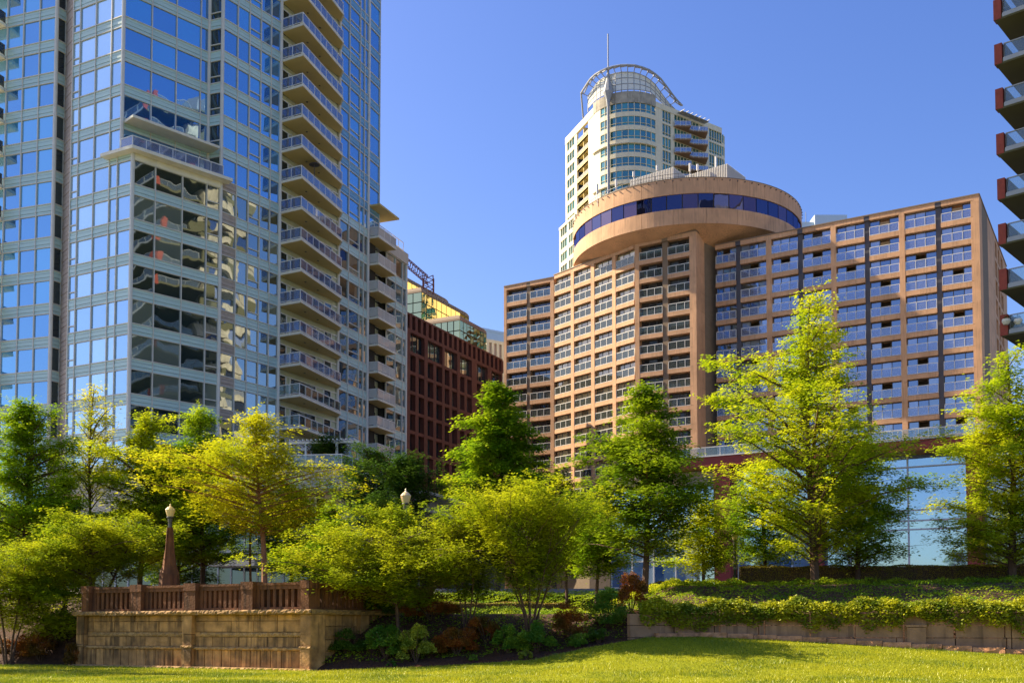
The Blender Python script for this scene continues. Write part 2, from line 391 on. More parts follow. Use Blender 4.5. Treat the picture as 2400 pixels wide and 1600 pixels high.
curtain(FRB, cB, up, m_gC, split=(2,))
curtain(FRC, [0.1] + [FRC.S(x, 650) for x in (816, 841, 851.5)] + [sC1], [z for z in LINES if z < 46], m_gA, split=(1,))
curtain(FRC, [0.1] + [FRC.S(x, 650) for x in (816, 841, 851.5)] + [sC1], [z for z in LINES if z > 43.5], m_gC, split=(1,), pm=m_teal2)
curtain(FRC, [sC1 + 0.05, sC2], [z for z in LINES if z > FRC.Z(880, 560)], m_gC, pm=m_teal2)
cW = [FRW.S(-60, 540), FRW.S(-30, 540), FRW.S(8, 540), FRW.S(46, 540), FRW.S(84, 540), -0.12]
curtain(FRW, cW, LINES, m_gwing)
curtain(FRS, [0.1, sS], LINES, m_gdk)
for gm, q in pane_rest.items():
    put('pane', q.mesh('pane_rest', bpy.data.materials[gm]), tower, I4, kind='stuff')
put('spandrel_panel', panel_rest.mesh('panel_rest', m_teal), tower, I4, kind='stuff')
# brick strip in the slot, brick by storey
for k, z in enumerate(LINES[:-1]):
    q = MB()
    for j in range(7): q.box(0, sK, -0.3, 0.0 if j % 2 else 0.015, 0.43 * j + 0.02, 0.43 * j + 0.41)
    if inframe(FRK.pt(sK / 2, 0, z + 1)): put('cladding_panel', q.mesh('cladding_panel', m_brick2 if False else m_brick), tower, FRK.M(0, 0, z))
# corner posts
q = MB()
for p, z0, z1 in ((C0, LINES[0], low[-1]), (C1, up[0], TOPZ), (D2, LINES[0], TOPZ), (WC[:2], LINES[0], TOPZ), (D1, up[0], TOPZ), (FRC.pt(sC1)[:2], LINES[0], TOPZ), (G0, LINES[0], TOPZ), (E0, LINES[0], TOPZ)):
    q.lathe([(0.17, z0), (0.17, z1)], 8, p)
put('corner_post', q.mesh('corner_post', m_mull), tower, I4)
# the solid body behind the facades
def inset(fr, a, d): return fr.pt(a, d)[:2]
body = [inset(FRW, cW[0], -0.35), inset(FRW, -0.2, -0.35), (SL0[0] + .05, SL0[1] + .45), inset(FRL, sL + .35, -0.45), inset(FRL, _c1 - 0.2, -0.4), inset(FRAu, sAu, -0.4),
        inset(FRB, 0.4, -0.4), inset(FRB, sB1 - .1, -0.4), inset(FRbal, sBal * .5, -0.45), inset(FRC, 0.2, -0.4), inset(FRC, sC2 - .05, -0.4)]
endp = FRC.pt(sC2, -0.3)
body += [(endp[0] - 16, endp[1] + 9), (FRW.pt(cW[0])[0] - 2, FRW.pt(cW[0])[1] + 22)]
q = MB(); q.prism(body, 4.0, TOPZ + 0.5)
put('core', q.mesh('core', m_dark), tower, I4)
q = MB(); q.prism([inset(FRL, _c1 - .2, -0.4), inset(FRL, -0.3, -0.4), inset(FRA, .4, -0.4), inset(FRA, sA1, -0.4), inset(FRAu, sAu, -0.45)], 4.0, low[-1] - 0.3)
put('lower_core', q.mesh('lower_core', m_dark), tower, I4)
# back and side cladding seen in reflections / other views
for (p0, p1) in (((endp[0], endp[1]), body[-2]), (body[-2], body[-1])):
    fr = Fr(p0, (p1[0] - p0[0], p1[1] - p0[1])); ln = math.hypot(p1[0] - p0[0], p1[1] - p0[1]); q = MB()
    for z in LINES: q.box(0, ln, -0.3, 0.12, z - 0.9, z)
    put('rear_spandrel', q.mesh('rear_spandrel', m_teal), tower, fr.M(), kind='stuff')

# ---- terrace slab, its rail and the canopy above
zT = low[-1]
def slab_pts(fr0, a0, a1, d0, d1): return [fr0.pt(a0, d0)[:2], fr0.pt(a1, d0)[:2], fr0.pt(a1, d1)[:2], fr0.pt(a0, d1)[:2]]
p_t0 = FRL.S(253, 263)
tp = [FRL.pt(p_t0, 0.05)[:2], FRL.pt(p_t0, 0.75)[:2], FRL.pt(0.75, 0.75)[:2], FRA.pt(sA1 + 0.6, 1.05)[:2], FRA.pt(sA1 + 0.6, 0.12)[:2], FRA.pt(sA1 - .2, -0.35)[:2], FRAu.pt(sAu, 0.05)[:2], FRAu.pt(0.1, 0.0)[:2]]
q = MB(); q.prism(tp, zT - 0.38, zT - 0.1); q.prism([FRL.pt(-.1, -.2)[:2], FRL.pt(.05, .1)[:2], FRA.pt(sA1, 0.12)[:2], FRA.pt(sA1, -.3)[:2]], zT - .9, zT - .384)
terr = put('terrace_slab', q.mesh('terrace_slab', [m_slab]), tower, I4)
def railing(parent, pts, z, h=1.05, step=1.25, post=0.05, gm=m_railg, name='railing', zb=0.08, rm=m_rail):
    q = MB(); g = MB()
    for a, b in zip(pts[:-1], pts[1:]):
        ln = math.hypot(b[0] - a[0], b[1] - a[1]); n = max(1, round(ln / step)); fr = Fr(a, (b[0] - a[0], b[1] - a[1]))
        q2 = MB()
        q2.box(-post / 2, ln + post / 2, -post / 2 - .01, post / 2 + .01, z + h - 0.07, z + h)
        q2.box(0, ln, -post / 2, post / 2, z + zb, z + zb + 0.05)
        for i in range(n + 1): q2.box(i * ln / n - post / 2, i * ln / n + post / 2, -post / 2, post / 2, z - 0.2, z + h - .07)
        q.xf(fr.M(), q2)
        for i in range(n):
            g2 = MB(); g2.box(i * ln / n + post, (i + 1) * ln / n - post, -0.012, 0.012, z + zb + 0.07, z + h - 0.09); g.xf(fr.M(), g2)
    r = put(name, q.mesh(name, rm), parent, I4)
    return r, g
def rail_full(parent, pts, z, **k):
    gm = k.get('gm', m_railg); r, g = railing(parent, pts, z, **k)
    put('glass_panel', g.mesh('glass_panel', gm), parent, I4); return r
rp = [FRL.pt(FRL.S(292, 240), 0.3)[:2], FRL.pt(0.35, 0.35)[:2], FRA.pt(sA1 - 0.2, 0.7)[:2]]
rail_full(terr, rp, zT - 0.1)
zc = zT + 2.55
cp = [FRAu.pt(0.15, 0.1)[:2], FRAu.pt(0.15, 1.7)[:2], FRAu.pt(sAu + .2, 1.7)[:2], FRAu.pt(sAu + .2, 0.1)[:2]]
q = MB(); q.prism(cp, zc, zc + 0.22); put('canopy', q.mesh('canopy', m_slab), tower, I4)

# ---- the long balconies
pn = FRL.n; near = None
_sn = Fr(E0, (-UL[0] * -1, UL[1])); FRe = Fr(E0, (UL[0], UL[1])); sN = FRe.S(707, 554)
Bn = FRe.pt(sN)[:2]
FRbe = Fr(Bn, vp(1925)); sF = FRbe.S(802, 628); Bf = FRbe.pt(sF)[:2]
poly = [E0, Bn, Bf, (G0[0] + .1, G0[1] + .2), FRbal.pt(sBal * .5, -0.2)[:2]]
zb0 = [z + 2.08 - 0.03 for z in LINES]
bal_labels = 0
wall_t = MB(); 
for z in LINES:
    zz = z + 2.10
    if zz < 15 or zz > 80: continue
    q = MB(); q.prism(poly, zz, zz + 0.24)
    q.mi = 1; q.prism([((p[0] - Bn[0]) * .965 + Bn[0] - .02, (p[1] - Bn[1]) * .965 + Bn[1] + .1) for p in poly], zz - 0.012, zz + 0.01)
    for t in (0.3, 0.6):
        cx = E0[0] * .4 + Bn[0] * .6 + (Bf[0] - Bn[0]) * t; cy = E0[1] * .4 + Bn[1] * .6 + (Bf[1] - Bn[1]) * t
        q.mi = 2; q.lathe([(0.10, zz - 0.06), (0.10, zz)], 8, (cx, cy))
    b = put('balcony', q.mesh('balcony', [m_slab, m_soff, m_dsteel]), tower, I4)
    fx = 0.06
    pts = [(E0[0] + FRe.u[0] * .15, E0[1] + FRe.u[1] * .15), (Bn[0] - .08, Bn[1] + .05), (Bf[0] - .08, Bf[1] - .05)]
    hi = zz > 24
    rail_full(b, pts, zz + 0.24, gm=m_railg if hi else m_railg2)
    # recessed wall: panels, door
    q = MB(); h = 2.72
    q.box(0, sBal, -0.30, -0.12, 0.26, h + .3)
    put('recess_wall', q.mesh('recess_wall', m_yel), tower, FRbal.M(0, 0, zz))
    q = MB(); q.box(0.0, 1.2, -0.1, -0.05, 0.3, 2.5); q.box(1.9, sBal * .62, -0.1, -0.05, 0.3, 2.4); q.box(sBal - 2.3, sBal - 1.1, -0.1, -0.05, 0.3, 2.4)
    dr = put('balcony_door', q.mesh('balcony_door', m_gdk), tower, FRbal.M(0, 0, zz))
    q = MB()
    for s in (0.0, 1.2, 1.9, sBal * .62, sBal - 2.3, sBal - 1.1): q.box(s - .06, s + .06, -0.12, 0.0, 0.26, 2.5)
    q.box(0, sBal, -0.12, 0.0, 2.4, 2.5)
    put('door_frame', q.mesh('door_frame', m_rail), dr, FRbal.M(0, 0, zz))
# a grill umbrella on one of the balconies
zz = LINES[16] + 2.1
u = at(737, 388, FRbe.pt(2.5)[1] + 0.6)
q = MB(); zf = u[2] - 1.9
q.tube((u[0], u[1], zf), (u[0], u[1], zf + 2.0), 0.035, 0.035, 6); q.lathe([(0.55, zf + 1.95), (0.42, zf + 2.06), (0.1, zf + 2.18)], 10, u[:2])
put('patio_heater', q.mesh('patio_heater', m_dsteel), None, I4, 'black patio heater standing on a tower balcony above the terrace', 'patio heater')

# ---- lower annex east of the tower: small balconies then glass
zr = FRC.Z(915, 578)                           # parapet
annL = [z for z in LINES if z < zr - 0.5]
FRD = Fr(FRC.pt(sC1 + .1)[:2], FRC.u)
s905 = FRC.S(905, 700)
annex = thing('annex_block', FRC.pt(sC3, 0, 4.0), 'lower glass wing of the tower with short balconies and a tilted roof canopy', 'apartment block')
_t = tower; tower = annex; pane_n[0] = 0; panel_n[0] = 0; pane_rest = {}; panel_rest = MB()
curtain(FRC, [s905, FRC.S(926, 700), FRC.S(943, 700), sC3 - .08], annL + [annL[-1] + 3], m_gA)
for gm, q in pane_rest.items(): put('pane', q.mesh('pane_rest', bpy.data.materials[gm]), tower, I4, kind='stuff')
if panel_rest.v: put('spandrel_panel', panel_rest.mesh('panel_rest', m_teal), tower, I4, kind='stuff')
# nearer boundary of the small balconies
for z in annL:
    zz = z + 2.1
    if zz < 13: continue
    a0, a1 = sC1 + 0.15, s905 + .1
    q = MB(); q.box(a0, a1, -0.6, 1.25, 0, 0.22); q.mi = 1; q.box(a0 + .1, a1 - .1, -0.5, 1.15, -0.012, 0.01)
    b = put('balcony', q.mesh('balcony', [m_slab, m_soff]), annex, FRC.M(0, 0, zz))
    P = lambda a, d: FRC.pt(a, d)[:2]
    q, g = MB(), MB()
    rail_full(b, [P(a0 + .05, 0.1), P(a0 + .05, 1.18), P(a1 - .05, 1.18), P(a1 - .05, 0.0)], zz + 0.22, gm=clear_glass('frosted_rail_%d' % len(bpy.data.materials), (0.8, 0.8, 0.8), 0.85, 0.05, (0.62, 0.58, 0.52)) if z == annL[0] else bpy.data.materials[[m.name for m in bpy.data.materials if m.name.startswith('frosted_rail')][0]])
    q = MB(); q.box(a0, a1, -1.1, -1.0, 0.22, 3.0); put('recess_wall', q.mesh('recess_wall', m_yel), annex, FRC.M(0, 0, zz))
    q = MB(); q.box(a0 + .6, a1 - .8, -1.0, -0.95, 0.25, 2.4); put('balcony_door', q.mesh('balcony_door', m_gdk), annex, FRC.M(0, 0, zz))
e3 = FRC.pt(sC3, -0.35)
ab = [FRC.pt(sC1, -1.12)[:2], FRC.pt(s905, -1.12)[:2], FRC.pt(s905, -0.35)[:2], e3[:2], (e3[0] - 12, e3[1] + 6), (e3[0] - 16, e3[1] - 4)]
q = MB(); q.prism(ab, 4.0, annL[-1] + 2.5); put('core', q.mesh('core', m_dark), annex, I4)
q = MB(); q.box(s905 - .2, sC3 + .15, -3, 0.2, annL[-1] + 2.1, annL[-1] + 3.4); put('parapet', q.mesh('parapet', m_stone), annex, FRC.M())
q = MB(); q.lathe([(0.15, LINES[0]), (0.15, annL[-1] + 2.1)], 8, FRC.pt(sC3, 0)[:2]); put('corner_post', q.mesh('corner_post', m_mull), annex, I4)
zr2 = annL[-1] + 3.4
railing(annex, [FRC.pt(sC1 + 1.2, 0.1)[:2], FRC.pt(sC3 - 1, 0.1)[:2]], zr2)
q = MB(); q.box(sC1 + .2, sC1 + 4.8, -1.5, 1.35, zr2 + 2.3, zr2 + 2.5); q.box(sC1 + .3, sC1 + 3.8, -1.6, -1.5, zr2, zr2 + 2.3)
put('roof_canopy', q.mesh('roof_canopy', m_soff), annex, FRC.M())
tower = _t
# balconies peeping in at the far left edge
for k, z in enumerate(LINES):
    zz = z + 2.1
    if zz < 15 or zz > 62: continue
    q = MB(); a1 = FRW.S(6, 500); q.box(a1 - 3.0, a1, 0.1, 1.5, 0, 0.24)
    b = put('side_balcony', q.mesh('side_balcony', m_slab), tower, FRW.M(0, 0, zz))
    P = lambda a, d: FRW.pt(a, d)[:2]
    rail_full(b, [P(a1 - 3, 1.45), P(a1 - .05, 1.45), P(a1 - .05, 0.15)], zz + .24, gm=m_railg2, rm=m_dsteel)

# ================================================================ tower podium
PF0 = at(120, 1150, 87.0); PF1 = at(803, 1100, 84.0)
FRP = Fr(PF0[:2], (PF1[0] - PF0[0], PF1[1] - PF0[1])); sP = FRP.S(803, 1100)
FRQ = Fr(FRP.pt(sP)[:2], vp(2050)); sQ = FRQ.S(1055, 1180)
zP1 = FRP.Z(803, 1094); zP0 = FRP.Z(803, 1143) - 0.1
podium = thing('stone_podium', FRP.pt(sP, 0, 4.0), 'pale stone podium with a roof terrace at the foot of the glass tower', 'podium building')
q = MB()
pp = [FRP.pt(0, -0.15)[:2], FRP.pt(sP - .15, -0.15)[:2], FRQ.pt(sQ, -0.15)[:2], FRQ.pt(sQ, -20)[:2], FRP.pt(0, -22)[:2]]
q.prism(pp, zP0, zP1 - 0.05); put('podium_floor', q.mesh('podium_floor', m_stone), podium, I4)
pp2 = [FRP.pt(0, -2.5)[:2], FRP.pt(sP - 2.5, -2.5)[:2], FRQ.pt(sQ, -2.5)[:2], FRQ.pt(sQ, -20)[:2], FRP.pt(0, -22)[:2]]
q = MB(); q.prism(pp2, 3.0, zP0 + .1); put('podium_core', q.mesh('podium_core', m_int), podium, I4)
def ashlar(fr, s0, s1, z0, z1, ch, bl, m, parent, name='stone', d0=-0.15, dv=0.02, lim=[0]):
    n = max(1, round((z1 - z0) / ch)); ch = (z1 - z0) / n
    for j in range(n):
        s = s0 - (bl * 0.5 if j % 2 else 0)
        while s < s1 - 0.05:
            a, b = max(s, s0), min(s + bl, s1)
            if b - a > 0.12:
                q = MB(); q.box(0.012, b - a - 0.012, d0, rnd.uniform(-dv, dv) * .5 + .0, 0.012, ch - 0.012)
                put(name, q.mesh(name, m), parent, fr.M(a, 0, z0 + j * ch))
            s += bl
ashlar(FRP, FRP.S(640, 1120), sP, zP0, zP1 - .12, 0.42, 1.3, m_stone, podium)
ashlar(FRQ, 0.0, sQ * .45, zP0, zP1 - .12, 0.42, 1.3, m_stone, podium)
ashlar(FRP, FRP.S(190, 1120), FRP.S(330, 1120), zP0 - 1.5, zP1 - .2, 0.9, 2.6, m_stone, podium)
q = MB(); q.box(0, sP + .1, -0.3, 0.1, zP1 - .1, zP1 + .03); put('coping', q.mesh('coping', m_dsteel), podium, FRP.M())
rail_full(podium, [FRP.pt(FRP.S(560, 1090), -0.1)[:2], FRP.pt(sP - .1, -0.1)[:2], FRQ.pt(sQ * .5, -0.2)[:2]], zP1 + .03, step=1.9, gm=m_railg2)
q = MB(); q.box(FRP.S(380, 1150), sP + 1.0, -2.5, 1.0, zP0 - .35, zP0 - .02); put('overhang', q.mesh('overhang', m_hpil), podium, FRP.M())
q = MB(); q.box(0.5, sQ, -2.4, 1.2, zP0 - .3, zP0 - .03); q.box(sQ * .55, sQ, -2.4, 1.8, zP1 - .6, zP1 - .35); put('side_ledge', q.mesh('side_ledge', m_stone), podium, FRQ.M())
# storefront storeys below the overhang
for z0, z1 in ((4.0, 7.8), (8.2, zP0 - .5)):
    q = MB(); g = MB(); nn = 22
    for i in range(nn):
        a, b = i * sP / nn, (i + 1) * sP / nn
        g.box(a + .06, b - .06, -2.45, -2.40, z0 + .1, z1 - .1); q.box(a - .06, a + .06, -2.48, -2.3, z0, z1)
    q.box(0, sP, -2.48, -1.6, z1, z1 + .4)
    put('shopfront_frame', q.mesh('shopfront_frame', m_mull), podium, FRP.M()); put('shopfront_glazing', g.mesh('shopfront_glazing', m_gdk), podium, FRP.M(), kind='stuff')
    q = MB(); g = MB(); nn = 10
    for i in range(nn):
        a, b = i * sQ / nn, (i + 1) * sQ / nn
        g.box(a + .06, b - .06, -2.45, -2.40, z0 + .1, z1 - .1); q.box(a - .06, a + .06, -2.48, -2.3, z0, z1)
    put('side_frame', q.mesh('side_frame', m_mull), podium, FRQ.M()); put('side_glazing', g.mesh('side_glazing', m_gdk), podium, FRQ.M(), kind='stuff')
# stone pier and glazed balcony low right, beige awning, canopy
s0 = FRP.S(757, 1220); z = FRP.Z(780, 1248)
q = MB(); q.box(s0 - 3, FRP.S(812, 1220), -2.4, 0.3, z - .25, z); b = put('low_balcony', q.mesh('low_balcony', m_stone), podium, FRP.M())
rail_full(b, [FRP.pt(s0 - 3, .25)[:2], FRP.pt(FRP.S(812, 1220), .25)[:2], FRP.pt(FRP.S(812, 1220), -2.2)[:2]], z, step=1.0, gm=m_railg2)
q = MB(); q.box(FRP.S(755, 1200), FRP.S(812, 1200), -2.6, -0.6, z, zP0 - .3); put('stone_pier', q.mesh('stone_pier', m_stone), podium, FRP.M())
q = MB(); s0, s1 = FRP.S(505, 1330), FRP.S(612, 1330); q.box(s0, s1, -1.5, 1.5, 6.6, 7.1); put('awning', q.mesh('awning', m_stone), podium, FRP.M())
# glass walled block beyond the podium (low, right)
q = MB(); fr = Fr(FRQ.pt(sQ, 0)[:2], (1, 0.15)); q.box(0.0, 5.5, -8, 0, 4, zP1 - 2.9); q.mi = 1; q.box(-.3, 6.2, -8, .6, zP1 - 2.9, zP1 - 2.4); put('end_pavilion', q.mesh('end_pavilion', [m_int, m_steel]), podium, fr.M())
# pergola on the podium roof
perg = thing('pergola', at(760, 1075, 88), 'white slatted pergola on the podium terrace under the lowest balconies', 'pergola')
pz = FRP.Z(740, 1033); pa, pb = FRP.S(700, 1040), FRP.S(790, 1040)
q = MB()
for s in (pa + .2, pa + 2.8, pb - .4):
    q.box(s - .07, s + .07, -1.3, -1.15, zP1, pz); q.box(s - .07, s + .07, -4.3, -4.15, zP1, pz)
put('post', q.mesh('post', m_rail), perg, FRP.M())
q = MB(); q.box(pa - 1.2, pb + 1.5, -1.35, -1.1, pz, pz + .18); q.box(pa - 1.2, pb + 1.5, -4.35, -4.1, pz, pz + .18); put('beam', q.mesh('beam', m_rail), perg, FRP.M())
for i in range(16):
    q = MB(); s = pa - 1 + i * (pb - pa + 2.2) / 15; q.box(-.04, .04, -4.8, -.7, pz + .18, pz + .3); put('slat', q.mesh('slat', m_rail), perg, FRP.M(s, 0, 0))
# ================================================================ hotel
UA = vp(-3000)                                 # frontal direction, left to right
_h = at(1632, 700, 149.0); H0 = _h[:2]
zRoof = 0
FH2 = Fr(H0, UA); s_l2 = FH2.S(1488, 700)      # right block front, s<0 to the left
P1 = FH2.pt(s_l2)[:2]
FH1 = Fr(P1, vp(-824)); s_l1 = FH1.S(1298, 750)
P0 = FH1.pt(s_l1)[:2]
FH0 = Fr(P0, UA); s_l0 = FH0.S(1181, 800)
zRoof = FH2.Z(1632, 541)
FHs = Fr(H0, vp(2700)); sHs = FHs.S(1675, 800)
_w = at(1677, 700, 151.5); FHR = Fr(_w[:2], vp(-2950)); sR1 = FHR.S(2297, 600)
zRoofR = FHR.Z(2297, 455)
HG = 4.0
hotel = thing('hotel', (H0[0], H0[1], HG), 'large orange concrete hotel with rows of recessed balconies and a round rooftop restaurant', 'hotel')
FHT = 2.76
hp_n = [0]
hrest = {}
def hotel_front(fr, s0, s1, zr, openings, piers, nfl, gm, recess=0.95, opendoor=0.0, rail_m=m_rail, single_panes=True):
    """openings: (a, b); piers: (a, b, material); zr roof height"""
    par = 0.62; band = 0.62
    tops = [zr - par - FHT * k for k in range(nfl)]
    zb = tops[-1] - (FHT - band) - band
    # wall bands
    for k in range(nfl + 1):
        z1 = zr if k == 0 else tops[k - 1] - (FHT - band); z0 = tops[k] if k < nfl else zb
        for (a, b) in openings:
            q = MB(); q.box(a - .02, b + .02, -1.6, 0.0 - (0.0 if k else -.03), z0 + .0, z1 - .02)
            put('spandrel', q.mesh('spandrel', m_hw), hotel, fr.M())
    # piers
    for (a, b, m, d) in piers:
        q = MB()
        if m is m_hw:
            z = zr
            for k in range(nfl + 1):
                zz = zr - par - FHT * k - .32 if k < nfl else zb
                q.box(a, b, -1.6, d, zz + .015, z - .015); z = zz
            q.box(a + .02, b - .02, -1.55, d - .03, zb, zr - .02)
        else:
            q.box(a, b, -1.6, d, zb, zr - par)
            q.box(a - .05, b + .05, -1.6, .03, zr - par, zr - .02)
        put('pier', q.mesh('pier', m), hotel, fr.M())
    q = MB(); q.box(s0, s1, -1.2, .10, zr - .02, zr + .14); put('coping', q.mesh('coping', m_hpil), hotel, fr.M())
    q = MB(); q.box(s0 + .02, s1 - .02, -8, -2.4, HG, zr - .05); put('core', q.mesh('core', m_int), hotel, fr.M())
    for (a, b) in openings:
        wd = b - a; third = wd / 3
        # meshes shared down the column
        q = MB()
        for s in (0.0, third, 2 * third, wd): q.box(s - .045, s + .045, -recess - .08, -recess + .04, 0, FHT - band)
        q.box(0, wd, -recess - .08, -recess + .04, FHT - band - .08, FHT - band)
        fme = q.mesh('window_frame', m_dsteel)
        pmes = []
        for i in range(3):
            q = MB(); q.box(i * third + .05, (i + 1) * third - .05, -recess - .04, -recess, 0.02, FHT - band - .09); pmes.append(q.mesh('pane', gm))
        q = MB()
        q.box(0.0, wd, -.12, -.05, 1.12, 1.20); q.box(0, wd, -.12, -.05, 0.04, 0.10)
        for i in range(4): s = .04 + i * (wd - .08) / 3; q.box(s - .03, s + .03, -.12, -.05, 0.0, 1.2)
        rme = q.mesh('railing', rail_m)
        q = MB()
        for i in range(3): q.box(i * wd / 3 + .04, (i + 1) * wd / 3 - .04, -.095, -.085, .10, 1.12)
        gme = q.mesh('rail_glass', m_railg if gm is m_htl else m_railg2)
        for k in range(nfl):
            z = tops[k] - (FHT - band); M = fr.M(a, 0, z)
            wf = put('window', fme, hotel, M)
            opn = rnd.random() < opendoor
            for i in range(3):
                if opn and i == 1: continue
                if hp_n[0] < 290: put('pane', pmes[i], wf, M); hp_n[0] += 1
                else: hrest.setdefault(gm.name, MB()).xf(M, _tomb(pmes[i]))
            r = put('railing', rme, hotel, M); put('rail_glass', gme, r, M)
    return zb
S = lambda fr, y, *xs: [fr.S(x, y) for x in xs]
def pairs(fr, y, l): return [(fr.S(a, y), fr.S(b, y)) for a, b in l]
# right wing
yR = 720
opR = pairs(FHR, yR, [(1678, 1725), (1736, 1797), (1809, 1871), (1883, 1949), (1961, 2028), (2040, 2110), (2123, 2196), (2209, 2285)])
piR = []
types = ['d', 'o', 'd', 'o', 'd', 'o', 'd']
for i in range(7):
    a, b = opR[i][1], opR[i + 1][0]
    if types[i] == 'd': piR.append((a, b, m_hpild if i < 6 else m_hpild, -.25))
    else: piR.append((a, b, m_hw, 0.02))
piR.append((opR[-1][1], sR1, m_hw, 0.02))
zbR = hotel_front(FHR, 0, sR1, zRoofR, opR, piR, 13, m_htl, recess=.55, opendoor=.33)
# centre right block
op2 = pairs(FH2, 700, [(1498, 1551), (1560, 1624)])
op2 = [(FH2.S(1498, 700), FH2.S(1552, 700)), (FH2.S(1565, 700), FH2.S(1624, 700))]
pi2 = [(s_l2, op2[0][0], m_hw, .02), (op2[0][1], op2[1][0], m_hpil, -.15), (op2[1][1], 0.0, m_hw, .02)]
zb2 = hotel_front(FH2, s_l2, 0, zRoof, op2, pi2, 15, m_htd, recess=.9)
op1 = pairs(FH1, 740, [(1299.5, 1338), (1345, 1385), (1393, 1435), (1443, 1486)])
pi1 = [(op1[i][1], op1[i + 1][0], m_hw, .02) for i in range(3)]
zb1 = hotel_front(FH1, s_l1, 0, zRoof - .1, op1, pi1, 15, m_curt, recess=.5)
op0 = [(FH0.S(1187, 800), FH0.S(1234, 800)), (FH0.S(1242, 800), FH0.S(1290, 800))]
pi0 = [(s_l0, op0[0][0], m_hw, .02), (op0[0][1], op0[1][0], m_hpil, -.15), (op0[1][1], 0, m_hw, .02)]
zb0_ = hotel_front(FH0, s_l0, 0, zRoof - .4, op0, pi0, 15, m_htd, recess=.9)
for gm, q in hrest.items(): put('pane', q.mesh('pane_rest', bpy.data.materials[gm]), hotel, I4, kind='stuff')
# blank side walls, storey by storey
def side_panels(fr, s0, s1, z1, n, m=m_hw):
    for k in range(n):
        q = MB(); q.box(s0, s1, -1.0, 0, z1 - FHT * (k + 1) + .02, z1 - FHT * k - .02 if k else z1); put('wall_panel', q.mesh('wall_panel', m), hotel, fr.M())
    q = MB(); q.box(s0 + .05, s1, -.9, -.04, z1 - FHT * n, z1); put('wall_core', q.mesh('wall_core', m_hpil), hotel, fr.M())
side_panels(FHs, 0, sHs + 1.5, zRoof, 19)
q = MB(); q.box(0, sHs + 1.5, -1.5, .1, zRoof - .02, zRoof + .14); put('coping', q.mesh('coping', m_hpil), hotel, FHs.M())
FHe = Fr(FHR.pt(sR1)[:2], vp(2680)); sE1 = FHe.S(2332, 700); sE2 = sE1 + 16
side_panels(FHe, 0, sE1, zRoofR, 19)
q = MB(); q.box(0, sE2, -1.0, .1, zRoofR - .02, zRoofR + .14); put('coping', q.mesh('coping', m_hpil), hotel, FHe.M())
for k in range(19):
    z1 = zRoofR - FHT * k
    q = MB()
    for a, b in ((sE1, sE1 + 1.2), (sE1 + 3.6, sE1 + 4.6), (sE1 + 7, sE1 + 8), (sE1 + 11, sE2)): q.box(a, b, -1, 0.0, z1 - FHT, z1)
    q.box(sE1, sE2, -1, -.01, z1 - .55, z1 - .01); q.box(sE1, sE2, -1.6, -1, z1 - FHT, z1)
    put('side_bay', q.mesh('side_bay', m_hw), hotel, FHe.M())
    q = MB(); q.box(sE1 + 1.3, sE1 + 3.5, -.6, -.5, z1 - FHT + .1, z1 - .6); q.box(sE1 + 4.7, sE1 + 6.9, -.6, -.5, z1 - FHT + .1, z1 - .6); q.box(sE1 + 8.1, sE1 + 10.9, -.6, -.5, z1 - FHT + .1, z1 - .6)
    put('side_window', q.mesh('side_window', m_htl), hotel, FHe.M())
# end walls / left end / mass
q = MB(); q.prism([FH0.pt(s_l0, -.02)[:2], FH0.pt(s_l0, -1.7)[:2], FH0.pt(s_l0, -14)[:2], FH0.pt(s_l0 - .02, -14)[:2]], HG, zRoof - .4)
L0 = Fr(FH0.pt(s_l0, 0)[:2], (-FH0.n[0], -FH0.n[1]))
q = MB(); q.box(0.0, 16, -.3, 0.0, HG, zRoof - .4); put('end_wall', q.mesh('end_wall', m_hw), hotel, Fr(FH0.pt(s_l0, -16)[:2], FH0.n).M())
mass = [FH0.pt(s_l0 + .3, -2.5)[:2], FH0.pt(0, -2.5)[:2], FH1.pt(0, -2.5)[:2], FH2.pt(-.4, -2.5)[:2], FHR.pt(0, -2.5)[:2], FHR.pt(sR1 - 1, -2.5)[:2], FHe.pt(sE2, -2)[:2], FHR.pt(sR1 - 16, -16)[:2], FH1.pt(0, -30)[:2], FH0.pt(s_l0 + .3, -15)[:2]]
q = MB(); q.prism(mass, HG, zRoof - .6); put('roof_mass', q.mesh('roof_mass', m_int), hotel, I4)

# ---- revolving restaurant drum
DC = (at(1608, 500, 165)[0], 165.6); DR = 17.7
zt_ = at(1640, 416, DC[1] - DR)[2]; zw1 = at(1640, 452, DC[1] - DR)[2]; zw0 = at(1640, 487, DC[1] - DR)[2]; zd0 = at(1640, 523, DC[1] - DR)[2]
drum = put('restaurant_drum', None, hotel, Matrix.Translation((DC[0], DC[1], zd0)))
def ring(r0, r1, z0, z1, k=96, gap=None):
    q = MB()
    for i in range(k):
        a0, a1 = 2 * math.pi * i / k, 2 * math.pi * (i + 1) / k
        g = 0.0
        c = [(math.cos(a0 + g), math.sin(a0 + g)), (math.cos(a1 - g), math.sin(a1 - g))]
        P = lambda r, j, z: (r * c[j][0], r * c[j][1], z)
        q.quad(P(r1, 0, z0), P(r1, 1, z0), P(r1, 1, z1), P(r1, 0, z1))
        q.quad(P(r0, 1, z0), P(r0, 0, z0), P(r0, 0, z1), P(r0, 1, z1))
        q.quad(P(r0, 0, z1), P(r1, 0, z1), P(r1, 1, z1), P(r0, 1, z1))
        q.quad(P(r0, 1, z0), P(r1, 1, z0), P(r1, 0, z0), P(r0, 0, z0))
    return q
MD = Matrix.Translation((DC[0], DC[1], 0))
